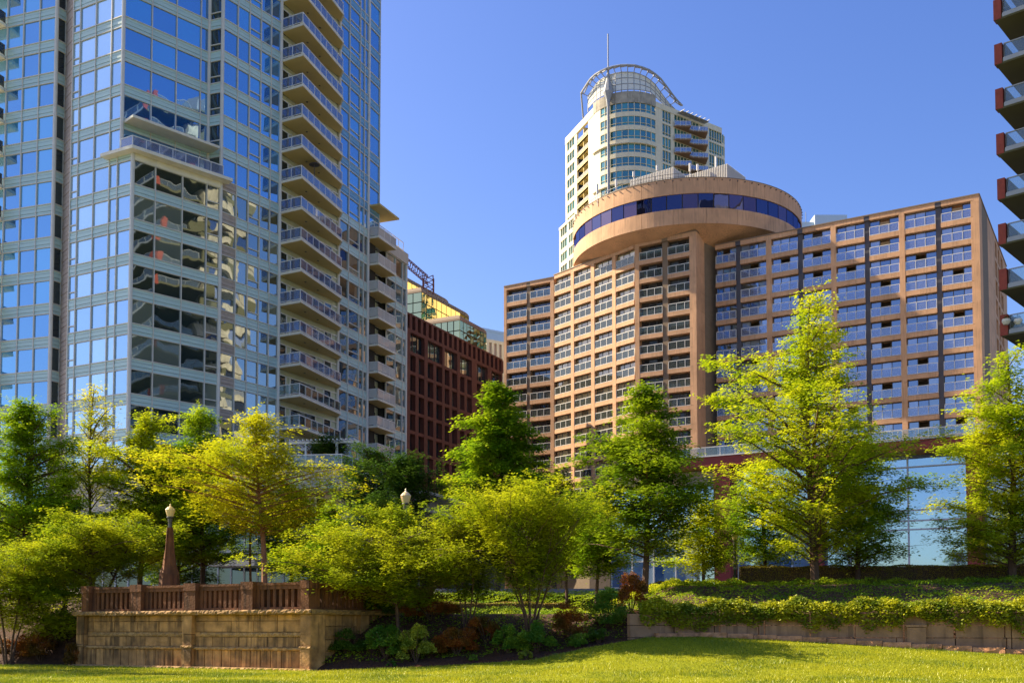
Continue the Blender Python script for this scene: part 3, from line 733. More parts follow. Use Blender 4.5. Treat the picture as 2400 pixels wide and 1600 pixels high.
# wall segments: 48 panels per band with fine joints
def seg(r0, r1, z0, z1, n, sub, gap):
    q = MB()
    for i in range(sub):
        a0 = gap + (2 * math.pi / n - 2 * gap) * i / sub; a1 = gap + (2 * math.pi / n - 2 * gap) * (i + 1) / sub
        P = lambda r, a, z: (r * math.cos(a), r * math.sin(a), z)
        q.quad(P(r1, a0, z0), P(r1, a1, z0), P(r1, a1, z1), P(r1, a0, z1)); q.quad(P(r0, a0, z1), P(r1, a0, z1), P(r1, a1, z1), P(r0, a1, z1))
        q.quad(P(r0, a1, z0), P(r1, a1, z0), P(r1, a0, z0), P(r0, a0, z0))
        if i == 0: q.quad(P(r0, a0, z0), P(r1, a0, z0), P(r1, a0, z1), P(r0, a0, z1))
        if i == sub - 1: q.quad(P(r1, a1, z0), P(r0, a1, z0), P(r0, a1, z1), P(r1, a1, z1))
    return q
for z0, z1 in ((zd0, zw0), (zw1, zt_)):
    me = seg(DR - .3, DR, z0, z1, 24, 5, 0.0012).mesh('drum_panel', m_hw)
    for i in range(24): put('drum_panel', me, drum, MD @ Matrix.Rotation(2 * math.pi * i / 24, 4, 'Z'))
NPN = 50
pm = seg(DR - .22, DR - .12, zw0 + .02, zw1 - .02, NPN, 1, 0.004).mesh('drum_pane', m_blue)
for i in range(NPN): put('drum_pane', pm, drum, MD @ Matrix.Rotation(2 * math.pi * i / NPN, 4, 'Z'))
put('drum_core', ring(3, DR - .32, zd0 + .3, zt_ - .4).mesh('drum_core', m_int), drum, MD)
q = MB(); q.lathe([(DR - 6.0, zd0 - 2.2), (DR - 5.8, zd0 - 2.0), (DR - .1, zd0 + .01), (DR - .1, zd0 + .05)], 72); put('drum_soffit', q.mesh('drum_soffit', m_hw), drum, MD)
q = MB(); q.lathe([(7.5, zRoof - 6), (7.5, zd0 - 1.6)], 24)
for i in range(16):
    a = 2 * math.pi * i / 16; r = 10.3; q.tube((r * math.cos(a), r * math.sin(a), zRoof - 6), (r * math.cos(a), r * math.sin(a), zd0 - 1.9), .45, .45, 6)
put('drum_columns', q.mesh('drum_columns', m_hw), drum, MD)
q = MB()
for i in range(96):
    a = 2 * math.pi * i / 96; q.tube(((DR - .05) * math.cos(a), (DR - .05) * math.sin(a), zt_ - .28), ((DR + .18) * math.cos(a), (DR + .18) * math.sin(a), zt_ - .28), .08, .08, 5)
put('roof_drain', q.mesh('roof_drain', m_dsteel), drum, MD, kind='stuff')
q = MB(); q.lathe([(DR - .4, zt_ - .02), (DR + .04, zt_), (DR + .04, zt_ + .1), (DR - .4, zt_ + .12)], 96); put('drum_coping', q.mesh('drum_coping', m_hpil), drum, MD)
# roof plant on the drum
def finbox(name, fr, a0, a1, d0, d1, z0, z1, parent):
    q = MB(); q.box(a0, a1, d1, d0, z0, z1); ob = put(name, q.mesh(name, m_steel), parent, fr.M())
    q = MB(); n = int((a1 - a0) / .28)
    for i in range(n + 1): q.box(a0 + i * .28, a0 + i * .28 + .1, d0, d0 + .08, z0, z1)
    n = int((d0 - d1) / .28)
    for i in range(n + 1): q.box(a1, a1 + .08, d0 - i * .28 - .1, d0 - i * .28, z0, z1)
    put('fin', q.mesh('fin', m_mull), ob, fr.M(), kind='stuff')
DF = Fr((DC[0], DC[1]), vp(-2000))
dfh = DF.off(0, 7)
finbox('roof_plant', dfh, dfh.S(1477, 400), dfh.S(1577, 400), 0, -5, zt_ - 1, dfh.Z(1577, 392), drum)
finbox('roof_plant', dfh, dfh.S(1607, 400), dfh.S(1704, 400), 0, -6, zt_ - 1, dfh.Z(1704, 384), drum)
q = MB(); 
for x, y0, y1 in ((1444, 420, 445), (1400, 432, 455), (1678, 367, 395), (1635, 385, 400), (1617, 383, 402), (1485, 402, 415), (1540, 388, 400)):
    p = at(x, y1, DC[1] - 10); p2 = at(x, y0, DC[1] - 10); q.tube(p, p2, .16, .16, 6); q.tube((p[0], p[1], zt_ - 1), p, .05, .05, 5)
put('antenna', q.mesh('antenna', m_rail), drum, I4)
q = MB()
for i in range(40, 62):
    a0, a1 = 2 * math.pi * i / 96, 2 * math.pi * (i + 1) / 96; r = DR - .8
    a0 += math.pi * .18; a1 += math.pi * .18
    for zz in (.6, 1.1): q.tube((r * math.cos(a0), r * math.sin(a0), zt_ + zz), (r * math.cos(a1), r * math.sin(a1), zt_ + zz), .03, .03, 4)
    q.tube((r * math.cos(a0), r * math.sin(a0), zt_), (r * math.cos(a0), r * math.sin(a0), zt_ + 1.1), .03, .03, 4)
put('roof_railing', q.mesh('roof_railing', m_dsteel), drum, MD)

# ================================================================ red-framed building below the right wing
FRR = Fr(at(2287, 1200, 98.0)[:2], vp(-3250))
red = thing('red_framed_building', (FRR.o[0], FRR.o[1], HG), 'low glass-fronted building with tall red columns and a red roof beam', 'building')
zB1 = FRR.Z(2260, 1026); zB0 = FRR.Z(2260, 1050)
sl, sr = FRR.S(1420, 1300), FRR.S(2700, 1100)
q = MB(); q.box(FRR.S(1560, 1080), sr, -9, 1.2, zB0, zB1); put('roof_beam', q.mesh('roof_beam', m_red), red, FRR.M())
q = MB(); q.box(FRR.S(1560, 1080), sr, -8.8, 1.15, zB0 - .02, zB0 - .006); put('soffit', q.mesh('soffit', m_orange), red, FRR.M())
rail_full(red, [FRR.pt(FRR.S(1560, 1060), 1.05)[:2], FRR.pt(sr, 1.05)[:2]], zB1 + .02, step=1.6, gm=m_railg2)
q = MB(); q.box(FRR.S(1560, 1080), sr, -9, 1.35, zB1, zB1 + .12); put('roof_edge', q.mesh('roof_edge', m_rail), red, FRR.M())
for a, b in ((1680, 1718), (2269, 2306), (1895, 1925)):
    q = MB(); q.box(FRR.S(a, 1250), FRR.S(b, 1250), -1.2, .9 if a != 1895 else -.3, 3.0, zB0 - .02); put('column', q.mesh('column', m_red), red, FRR.M())
# glazing bays
def glazing(fr, s0, s1, z0, z1, step, rows, parent, gm, d=-1.5):
    n = max(1, round((s1 - s0) / step)); q = MB()
    for i in range(n + 1): q.box(s0 + i * (s1 - s0) / n - .07, s0 + i * (s1 - s0) / n + .07, d - .05, d + .14, z0, z1)
    for r in rows: q.box(s0, s1, d - .05, d + .12, r - .07, r + .07)
    f = put('glazing_frame', q.mesh('glazing_frame', m_rail), parent, fr.M())
    rr = [z0] + list(rows) + [z1]
    for i in range(n):
        for r0, r1 in zip(rr[:-1], rr[1:]):
            if r1 - r0 < .2: continue
            q = MB(); q.box(.08, (s1 - s0) / n - .08, d - .03, d, .07, r1 - r0 - .07); put('pane', q.mesh('pane', gm), f, fr.M(s0 + i * (s1 - s0) / n, 0, r0))
zr1 = FRR.Z(2160, 1190); zr2_ = FRR.Z(2160, 1215); zr3 = FRR.Z(2160, 1236)
glazing(FRR, FRR.S(1985, 1200), FRR.S(2268, 1200), 4.0, zB0, 4.4, [zr3, zr2_, zr1, zB0 - 1.2], red, m_gskyL)
glazing(FRR, FRR.S(2307, 1200), sr, 4.0, zB0, 4.0, [zr3, zr1], red, m_htl)
glazing(FRR, FRR.S(1720, 1200), FRR.S(1980, 1200), 4.0, zB0, 3.0, [zr3, zr1, zr1 + 2.4], red, m_gskyL)
glazing(FRR, sl, FRR.S(1679, 1200), 4.0, FRR.Z(1560, 1140), 2.6, [6.2, 9.0], red, m_gskyL)
q = MB(); q.box(sl - .2, FRR.S(1680, 1200), -9, -1.0, FRR.Z(1560, 1140), zB0 - .1); put('upper_wall', q.mesh('upper_wall', m_beige), red, FRR.M())
q = MB(); q.box(sl - 2.5, sl, -6, -1.1, 4.0, 9.0); q.mi = 1; q.box(sl - 2.5, sl + .1, -1.1, -1.0, 4.0, 5.6); put('end_wall', q.mesh('end_wall', [m_int, m_red]), red, FRR.M())
q = MB(); q.box(sl, sr, -9, -4.5, 4.0, zB0 - .1); put('interior', q.mesh('interior', m_int), red, FRR.M())
# ================================================================ brown office block
FO = Fr(at(950, 800, 141)[:2], vp(2445)); sO = FO.S(1178, 850)
zO = FO.Z(952, 729); OF = 2.68
office = thing('brown_office_block', (FO.o[0], FO.o[1], 4), 'dark rust-brown office block with a grid of narrow recessed windows', 'office building')
baysx = [(962, 995), (1003, 1037), (1043, 1072), (1079, 1106), (1118, 1143), (1152, 1175)]
bays = [(FO.S(a, 800), FO.S(b, 800)) for a, b in baysx]
zP = FO.Z(956, 775); zW = zP - 2.55
q = MB(); q.box(0, sO, -.9, 0, zO - .25, zO); q.box(0, sO, -.9, 0, zP, zP + .45)
nf = 20
for i in range(nf + 1):
    s = i * sO / nf; q.box(s - .33, s + .33, -.9, -.02, zP + .4, zO - .2)
put('parapet', q.mesh('parapet', m_rust), office, FO.M())
q = MB(); q.box(0, sO, -12, -.9, 4, zO - .1); put('core', q.mesh('core', m_dark), office, FO.M())
q = MB(); q.box(-4, 0.05, -12, .0, 4, zO); put('end_wall', q.mesh('end_wall', m_rust), office, FO.M(0, 0, 0))
edges = [0.0] + [x for b in bays for x in b] + [sO]
for i in range(0, len(edges), 2):
    q = MB(); q.box(edges[i], edges[i + 1], -.9, .0, 4, zP); put('pier', q.mesh('pier', m_rust), office, FO.M())
for j, (a, b) in enumerate(bays):
    q = MB(); q.box(a, b, -.55, -.5, zW, zP); put('large_window', q.mesh('large_window', m_gA if j > 1 else m_gdk), office, FO.M())
    q = MB(); c = (a + b) / 2; q.box(a + (b - a) * .33 - .04, a + (b - a) * .33 + .04, -.5, -.42, zW, zP); q.box(a + (b - a) * .66 - .04, a + (b - a) * .66 + .04, -.5, -.42, zW, zP)
    put('window_bar', q.mesh('window_bar', m_rust), office, FO.M())
    q = MB(); q.box(c - .42, c + .42, -.9, -.04, 4, zW); put('divider', q.mesh('divider', m_rust), office, FO.M())
    q = MB(); wq = (b - a) / 2 - .42
    q.box(0, wq, -.72, -.66, .0, OF - .45); sl_me = q.mesh('slot_window', m_gdk)
    for k in range(16):
        z = zW - OF * (k + 1)
        q = MB(); q.box(a, b, -.9, -.03, z + OF - .45, z + OF); put('band', q.mesh('band', m_rust), office, FO.M())
        for s in (a, c + .42):
            if z > 18: put('slot_window', sl_me, office, FO.M(s, 0, z))
# ================================================================ gold mirrored block behind
gold = thing('gold_glass_block', at(1050, 760, 200), 'gold mirrored office block with stepped rounded roof edges', 'office building')
def golden(fr, x0, x1, yl, yr, ybase, mdark=False, cols=9, rows=5, back=10):
    s1 = fr.S(x1, (yl + yr) / 2); s0 = fr.S(x0, yl); z1 = fr.Z(x0, yl); z0 = z1 - 14; rr = 1.3
    q = MB(); q.box(s0 + .15, s1 - .15, -back, -.15, z0, z1 - rr); put('body', q.mesh('body', m_dark), gold, fr.M())
    n = cols; cw = (s1 - s0) / n; ch = 1.9
    q = MB(); q.box(.09, cw - .09, -.1, 0, .09, ch - .09); me = q.mesh('gold_pane', m_gold)
    for i in range(n):
        for j in range(rows): put('gold_pane', me, gold, fr.M(s0 + i * cw, 0, z1 - rr - (j + 1) * ch))
    # west return
    frr = Fr(fr.pt(s0, -back)[:2], fr.n); m2 = int(back / cw)
    q = MB(); q.box(.09, cw - .09, -.1, 0, .09, ch - .09); me2 = q.mesh('gold_pane', m_gold)
    for i in range(m2):
        for j in range(rows): put('gold_pane', me2, gold, frr.M(back - (i + 1) * cw, 0, z1 - rr - (j + 1) * ch))
    q = MB(); k = 5
    for i in range(k):
        a0, a1 = math.pi / 2 * i / k, math.pi / 2 * (i + 1) / k
        d0, d1 = -rr + rr * math.cos(a0), -rr + rr * math.cos(a1); h0, h1 = z1 - rr + rr * math.sin(a0), z1 - rr + rr * math.sin(a1)
        e0, e1 = d0, d1
        q.quad((s0 - e0 * -1 * -1 if False else s0 + (-d0), -d0, h0), (s1 + d0, -d0, h0), (s1 + d1, -d1, h1), (s0 - d1, -d1, h1))
        q.quad((s0 - d0, back, h0), (s0 - d0, -d0, h0), (s0 - d1, -d1, h1), (s0 - d1, back, h1))
        q.quad((s1 + d0, -d0, h0), (s1 + d0, back, h0), (s1 + d1, back, h1), (s1 + d1, -d1, h1))
    q.quad((s0 + rr, rr, z1), (s1 - rr, rr, z1), (s1 - rr, back, z1), (s0 + rr, back, z1))
    for i in range(2 * n + 1):
        s = s0 + i * cw / 2; 
        if rr < s - s0 < s1 - s0 - rr + .1: q.box(s - .04, s + .04, -.45, .02, z1 - rr, z1 - rr + .55)
    put('rounded_cornice', q.mesh('rounded_cornice', m_hpil), gold, fr.M())
GU = vp(2445)
golden(Fr(at(988, 720, 198)[:2], GU), 988, 1100, 668, 730, 0, cols=10)
golden(Fr(at(960, 700, 214)[:2], GU), 930, 1052, 630, 690, 0, cols=11)
golden(Fr(at(1080, 760, 192)[:2], GU), 1078, 1141, 733, 768, 0, cols=8)
# ================================================================ crane truss
crane = thing('crane_jib', at(985, 690, 205), 'rusty lattice crane jib standing above the gold glass roof', 'crane')
q = MB(); A = at(948, 618, 205); B = at(1003, 665, 205)
A = Vector(A); B = Vector(B); off = Vector((0, 1.2, 0)); upv = Vector((0, 0, 1.6))
for o in (Vector((0, 0, 0)), off, upv, off + upv): q.tube(A + o - (B - A) * .4, B + o, .12, .12, 4)
for i in range(14):
    t0, t1 = -.4 + i * .1, -.4 + (i + 1) * .1
    q.tube(A + (B - A) * t0, A + (B - A) * t1 + upv, .07, .07, 4); q.tube(A + (B - A) * t0 + upv, A + (B - A) * t1, .07, .07, 4); q.tube(A + (B - A) * t1, A + (B - A) * t1 + off, .07, .07, 4)
put('jib', q.mesh('jib', m_rust), crane, I4)
q = MB(); b0 = Vector(at(1003, 700, 205)); b1 = Vector(at(1003, 645, 205))
for o in ((-1, 0), (1, 0), (-1, 2), (1, 2)): q.tube(b0 + Vector((o[0], o[1], 0)), b1 + Vector((o[0], o[1], 0)), .14, .14, 4)
for i in range(5):
    z0 = b0 + (b1 - b0) * (i / 5); z1 = b0 + (b1 - b0) * ((i + 1) / 5)
    q.tube(z0 + Vector((-1, 0, 0)), z1 + Vector((1, 0, 0)), .09, .09, 4); q.tube(z0 + Vector((1, 0, 0)), z1 + Vector((-1, 0, 0)), .09, .09, 4); q.tube(z0 + Vector((1, 0, 0)), z1 + Vector((1, 2, 0)), .09, .09, 4)
put('mast', q.mesh('mast', m_rust), crane, I4)
# ================================================================ small far blocks
fb = thing('far_beige_block', at(1160, 850, 230), 'beige block with vertical fins behind the brown office roof', 'building')
fr = Fr(at(1140, 830, 230)[:2], vp(4600)); z = fr.Z(1172, 801); q = MB(); q.box(0, 12, -8, -.3, 4, z - .5); put('wall', q.mesh('wall', m_beige), fb, fr.M())
q = MB()
for i in range(9): q.box(i * 1.35, i * 1.35 + .65, -.3, .1, 4, z)
q.box(0, 12, -.3, .12, z - .6, z + .1); put('fin', q.mesh('fin', m_cw), fb, fr.M())
fb2 = thing('far_pale_block', at(1170, 800, 420), 'pale blue-grey tower top left of the hotel', 'tower')
fr = Fr(at(1140, 790, 420)[:2], vp(4600)); z = fr.Z(1160, 775)
q = MB(); q.box(-2, 20, -10, 0, 4, z)
put('wall', q.mesh('wall', m_pale), fb2, fr.M())
q = MB(); q.box(-2.2, 20, .0, .2, z - .8, z + .2); put('parapet', q.mesh('parapet', m_pale), fb2, fr.M())
fb3 = thing('far_white_tower', at(1920, 560, 380), 'pale white tower top showing above the hotel right wing roof', 'tower')
fr = Fr(at(1870, 560, 380)[:2], (1, 0)); 
q = MB(); a, b, c, d = fr.S(1872, 530), fr.S(1908, 530), fr.S(1945, 530), fr.S(1990, 530)
q.box(a, d + 8, -12, 0, 4, fr.Z(1900, 520)); put('wall', q.mesh('wall', m_pale), fb3, fr.M())
q = MB(); q.box(b, c + 6, -10, 1, fr.Z(1900, 520) - 3, fr.Z(1920, 506)); put('penthouse', q.mesh('penthouse', m_pale), fb3, fr.M())
q = MB(); q.tube((fr.S(1887, 520), -1, fr.Z(1887, 525)), (fr.S(1887, 520), -1, fr.Z(1887, 500)), .12, .12, 4); put('mast', q.mesh('mast', m_steel), fb3, fr.M())

# ================================================================ white condo tower with crown
CY = 223.0
condo = thing('white_condo_tower', at(1460, 600, CY), 'white rounded condo tower crowned by a curved glass screen and a spire', 'apartment tower')
cf = 2.92
pL = Vector(at(1392, 400, CY + 3.5)[:2]); pR = Vector(at(1537, 400, CY)[:2])
# bow arc between pL and pR bulging to the camera
mid = (pL + pR) / 2; ch = (pR - pL).length; sag = 3.6; R = (ch * ch / 4 + sag * sag) / (2 * sag)
dn = Vector(((pR - pL).y, -(pR - pL).x)).normalized(); cc = mid - dn * (R - sag)
a0 = math.atan2(pL.y - cc.y, pL.x - cc.x); a1 = math.atan2(pR.y - cc.y, pR.x - cc.x)
if a1 < a0: a1 += 2 * math.pi
NB = 12
bow = [Vector((cc.x + R * math.cos(a0 + (a1 - a0) * i / NB), cc.y + R * math.sin(a0 + (a1 - a0) * i / NB))) for i in range(NB + 1)]
uLf = Vector((0.347, -0.938)).normalized(); l0 = pL - uLf * 15.5
uRt = Vector((0.806, 0.592)).normalized(); r1 = pR + uRt * 20.5
ztop = at(1460, 232, 219.5)[2]                    # underside of the concrete band
NFc = 22
sillh, wh = 1.0, cf - 1.0
def wallstrip(p, qv, z, h, m, thick=.35, parent=None, name='wall', d=0.0):
    fr = Fr((p.x, p.y), (qv.x - p.x, qv.y - p.y)); ln = (qv - p).length
    b = MB(); b.box(-.01, ln + .01, -thick, d, 0, h); return put(name, b.mesh(name, m), parent or condo, fr.M(0, 0, z))
white = MB(); glassb = MB(); mul = MB(); cwin = [0]
def strip_to(B, p, qv, z0, z1, d0, d1, a=0, b=None):
    fr = Fr((p.x, p.y), (qv.x - p.x, qv.y - p.y)); ln = (qv - p).length if b is None else b
    x = MB(); x.box(a, ln, d0, d1, z0, z1); B.xf(fr.M(), x)
for k in range(NFc):
    zf = ztop - cf * (k + 1)
    if zf < 36: break
    for i in range(NB):
        p, qv = bow[i], bow[i + 1]; ln = (qv - p).length
        fr = Fr((p.x, p.y), (qv.x - p.x, qv.y - p.y))
        strip_to(white, p, qv, zf, zf + sillh, -.35, .05)
        if i < 2: strip_to(white, p, qv, zf + sillh, zf + cf, -.35, .05)
        else:
            b = MB(); b.box(.06, ln - .06, -.2, -.12, 0, wh)
            put('bow_window', b.mesh('bow_window', m_cglass), condo, fr.M(0, 0, zf + sillh)); cwin[0] += 1
            strip_to(mul, p, qv, zf + sillh, zf + cf, -.2, .06, 0, .1); strip_to(mul, p, qv, zf + sillh + .55, zf + sillh + .62, -.2, .02)
    # ledge rings
    if k % 3 == 2:
        for i in range(NB): strip_to(white, bow[i], bow[i + 1], zf - .1, zf + .1, -.2, .45)
    # left face: window bay, recessed balcony bay
    ln = 15.5; fr = Fr((l0.x, l0.y), (uLf.x, uLf.y))
    x = MB(); x.box(0, ln, -.4, 0, zf, zf + sillh); x.box(0, .8, -.4, 0, zf + sillh, zf + cf); x.box(5.2, 6.4, -.4, 0, zf + sillh, zf + cf); x.box(12.6, ln, -.4, 0, zf + sillh, zf + cf); white.xf(fr.M(), x)
    b = MB(); b.box(.9, 5.1, -.25, -.2, 0, wh); put('side_window', b.mesh('side_window', m_cglass), condo, fr.M(0, 0, zf + sillh))
    x = MB()
    for s in (.9, 2.3, 3.7, 5.1): x.box(s - .06, s + .06, -.2, .02, zf + sillh, zf + cf)
    mul.xf(fr.M(), x)
    b = MB(); b.box(6.4, 12.6, -1.9, -1.7, zf + .3, zf + cf); b.box(6.4, 12.6, -1.9, .05, zf + .0, zf + .28); b.box(9.3, 9.5, -1.8, -.3, zf, zf + cf)
    rb = put('recessed_balcony', b.mesh('recessed_balcony', m_cy), condo, fr.M())
    b = MB(); b.box(6.5, 12.5, .02, .06, zf + .95, zf + 1.02)
    for j in range(26): b.box(6.5 + j * .24, 6.53 + j * .24, .02, .06, zf + .3, zf + .95)
    b.box(6.5, 12.5, -.02, .0, zf + .28, zf + .8)
    put('balustrade', b.mesh('balustrade', m_rail), rb, fr.M())
    # right face
    ln = 20.5; fr = Fr((pR.x, pR.y), (uRt.x, uRt.y))
    x = MB(); x.box(0, ln, -.4, 0, zf, zf + .45)
    for a, b_ in ((0, 2.0), (4.6, 5.6), (15.2, 16.4)): x.box(a, b_, -.4, 0, zf + .45, zf + cf)
    white.xf(fr.M(), x)
    for a, b_ in ((2.0, 4.6), (5.6, 13.2), (13.6, 15.2), (16.4, 20.5)):
        b = MB(); b.box(a + .05, b_ - .05, -.3, -.2, 0, cf - .45); put('window_bay', b.mesh('window_bay', m_cglass), condo, fr.M(0, 0, zf + .45))
        x = MB(); nn = max(1, round((b_ - a) / .9))
        for j in range(nn + 1): x.box(a + (b_ - a) * j / nn - .05, a + (b_ - a) * j / nn + .05, -.25, .02, zf + .45, zf + cf)
        x.box(a, b_, -.25, .0, zf + 1.0, zf + 1.07); mul.xf(fr.M(), x)
    # rounded east end
    e = Vector(fr.pt(20.5)[:2]); n_ = Vector(fr.n); c_ = e - n_ * 2.6; prev = e
    for j in range(1, 6):
        an = math.pi / 2 * j / 5; cur = c_ + n_ * 2.6 * math.cos(an) + uRt * 2.6 * math.sin(an)
        strip_to(white, prev, cur, zf, zf + .9, -.3, .02); strip_to(glassb, prev, cur, zf + .9, zf + cf, -.25, -.15); strip_to(mul, prev, cur, zf + .9, zf + cf, -.2, .02, 0, .12)
        prev = cur
    # zig-zag balconies
    if k >= 0:
        zb = zf + .1; pts = [fr.pt(5.4, 0)[:2], fr.pt(5.4, .4)[:2], fr.pt(8.3, 2.4)[:2], fr.pt(9.2, .9)[:2], fr.pt(10.4, 1.1)[:2], fr.pt(13.2, 2.7)[:2], fr.pt(15.0, .4)[:2], fr.pt(15.0, 0)[:2]]
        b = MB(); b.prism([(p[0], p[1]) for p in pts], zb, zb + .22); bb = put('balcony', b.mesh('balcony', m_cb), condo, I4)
        if k < 9: rail_full(bb, pts[1:-1], zb + .22, step=1.2, gm=m_railg, h=1.0)
put('wall', white.mesh('wall', m_cw), condo, I4); put('mullions', mul.mesh('mullions', m_cw), condo, I4, kind='stuff'); put('curved_glazing', glassb.mesh('curved_glazing', m_cglass), condo, I4)
lb = Fr((l0.x, l0.y), (uLf.x, uLf.y)); rb_ = Fr((pR.x, pR.y), (uRt.x, uRt.y))
cpoly = [lb.pt(.2, -2.0)[:2], lb.pt(15, -2.0)[:2], tuple(bow[2] - dn * -0.0 - (bow[2] - cc).normalized() * 1.2)[:2]] + [tuple(b - (b - cc).normalized() * .45)[:2] for b in bow[3:NB]] + [rb_.pt(.6, -.8)[:2], rb_.pt(20.3, -.8)[:2], rb_.pt(22, -12)[:2], lb.pt(-1, -16)[:2]]
q = MB(); q.prism(cpoly, 4, ztop - .3); put('core', q.mesh('core', m_dark), condo, I4)
# roof parapets
strip = MB(); strip_to(strip, l0, pL, ztop, ztop + 1.6, -.5, .1); put('parapet', strip.mesh('parapet', m_cw), condo, I4)
strip = MB(); strip_to(strip, pR, Vector(rb_.pt(20.5)[:2]), ztop, ztop + 1.2, -.5, .1)
put('parapet', strip.mesh('parapet', m_cw), condo, I4)
q = MB()
for i in range(NB): strip_to(q, bow[i], bow[i + 1], ztop, ztop + 2.4, -.5, .12)
put('concrete_band', q.mesh('concrete_band', m_cg), condo, I4)
# glass crown screen following the bow, sweeping down to the east
ext = [bow[0] + (bow[0] - bow[1]).normalized() * 0 - uLf * 3] + bow + [pR + uRt * t for t in (1.5, 3, 4.5, 6)]
tops = [5.6, 6.0, 6.3, 6.5, 6.6, 6.7, 6.7, 6.7, 6.6, 6.5, 6.2, 5.9, 5.4, 4.9, 3.8, 2.7, 1.8, 1.2]
bots = [2.8] * 13 + [2.3, 1.6, 1.1, .8, .6]
scr = MB(); fr_ = MB()
for i in range(len(ext) - 1):
    p, qv = ext[i], ext[i + 1]
    a = (p.x, p.y, ztop + bots[i]); b = (qv.x, qv.y, ztop + bots[min(i + 1, 17)]); c = (qv.x, qv.y, ztop + tops[min(i + 1, 17)]); d = (p.x, p.y, ztop + tops[i])
    scr.quad(a, b, c, d); off_ = Vector((0, .06, 0)); scr.quad(tuple(Vector(d) + off_), tuple(Vector(c) + off_), tuple(Vector(b) + off_), tuple(Vector(a) + off_))
    for t in (0, .34, .67, 1):
        fr_.tube(Vector(a) * (1 - t) + Vector(d) * t, Vector(b) * (1 - t) + Vector(c) * t, .09, .09, 5)
    fr_.tube(a, d, .09, .09, 5); fr_.tube((p.x, p.y, ztop + 2), a, .12, .12, 5)
    # canopy ring: outer hoop, struts
    o0 = p + (p - cc).normalized() * 1.5; o1 = qv + (qv - cc).normalized() * 1.5; m0 = p + (p - cc).normalized() * .8; m1 = qv + (qv - cc).normalized() * 1.2
    zt0 = ztop + tops[i] + .7; zt1 = ztop + tops[min(i + 1, 17)] + .7
    fr_.tube((o0.x, o0.y, zt0), (o1.x, o1.y, zt1), .22, .22, 6); fr_.tube((m0.x, m0.y, zt0), (m1.x, m1.y, zt1), .14, .14, 5)
    fr_.tube((o0.x, o0.y, zt0), (p.x, p.y, ztop + tops[i]), .09, .09, 5)
    fr_.tube((o0.x, o0.y, zt0), (m0.x, m0.y, zt0), .1, .1, 4)
o0 = ext[0] + (ext[0] - cc).normalized() * 1.5
fr_.tube((o0.x, o0.y, ztop + tops[0] + .9), (l0.x * .2 + ext[0].x * .8, l0.y * .2 + ext[0].y * .8, ztop + 1.5), .2, .2, 5)
put('crown_screen', scr.mesh('crown_screen', m_screen), condo, I4); put('crown_frame', fr_.mesh('crown_frame', m_steel), condo, I4)
# spire: flared keel and needle on the bow
sp = bow[4] + (bow[4] - cc).normalized() * .7
q = MB(); q.lathe([(.28, ztop - 58), (.30, ztop - .5), (.5, ztop + 1), (1.1, ztop + 2.6), (.8, ztop + 4), (.4, ztop + 5.4), (.25, ztop + 7), (.14, ztop + 8), (.14, at(1454, 80, sp.y)[2])], 8, (sp.x, sp.y))
put('spire', q.mesh('spire', m_steel), condo, I4)
# roof louvres
q = MB()
for j in range(7):
    s = 6.5 + j * 1.3; x = MB(); x.box(s, s + .12, -.5, 2.2, ztop + .5, ztop + .62); q.xf(rb_.M(), x)
x = MB(); x.box(6.4, 14.8, .2, 1.6, ztop + .42, ztop + .47); q.xf(rb_.M(), x)
put('roof_louvre', q.mesh('roof_louvre', m_steel), condo, I4)
# lower shoulder to the west
fr = Fr(at(1311, 600, CY + 17)[:2], (uLf.x, uLf.y)); z1 = fr.Z(1312, 540)
x = MB(); g = MB()
for k in range(8):
    z = z1 - cf * (k + 1); x.box(0, 9, -.5, 0, z, z + 1.0); x.box(0, .8, -.5, 0, z + 1, z + cf); x.box(4.4, 5.4, -.5, 0, z + 1, z + cf); x.box(8.2, 9, -.5, 0, z + 1, z + cf); g.box(.8, 8.2, -.3, -.2, z + 1, z + cf)
    for s in (1.9, 3.1, 6.4, 7.4): x.box(s - .06, s + .06, -.3, 0, z + 1, z + cf)
x.box(0, 9, -.5, .1, z1, z1 + .6); x.box(0, 9, -6, -.5, 4, z1 + .3)
put('shoulder_wall', x.mesh('shoulder_wall', m_cw), condo, fr.M()); put('shoulder_glazing', g.mesh('shoulder_glazing', m_cglass), condo, fr.M())

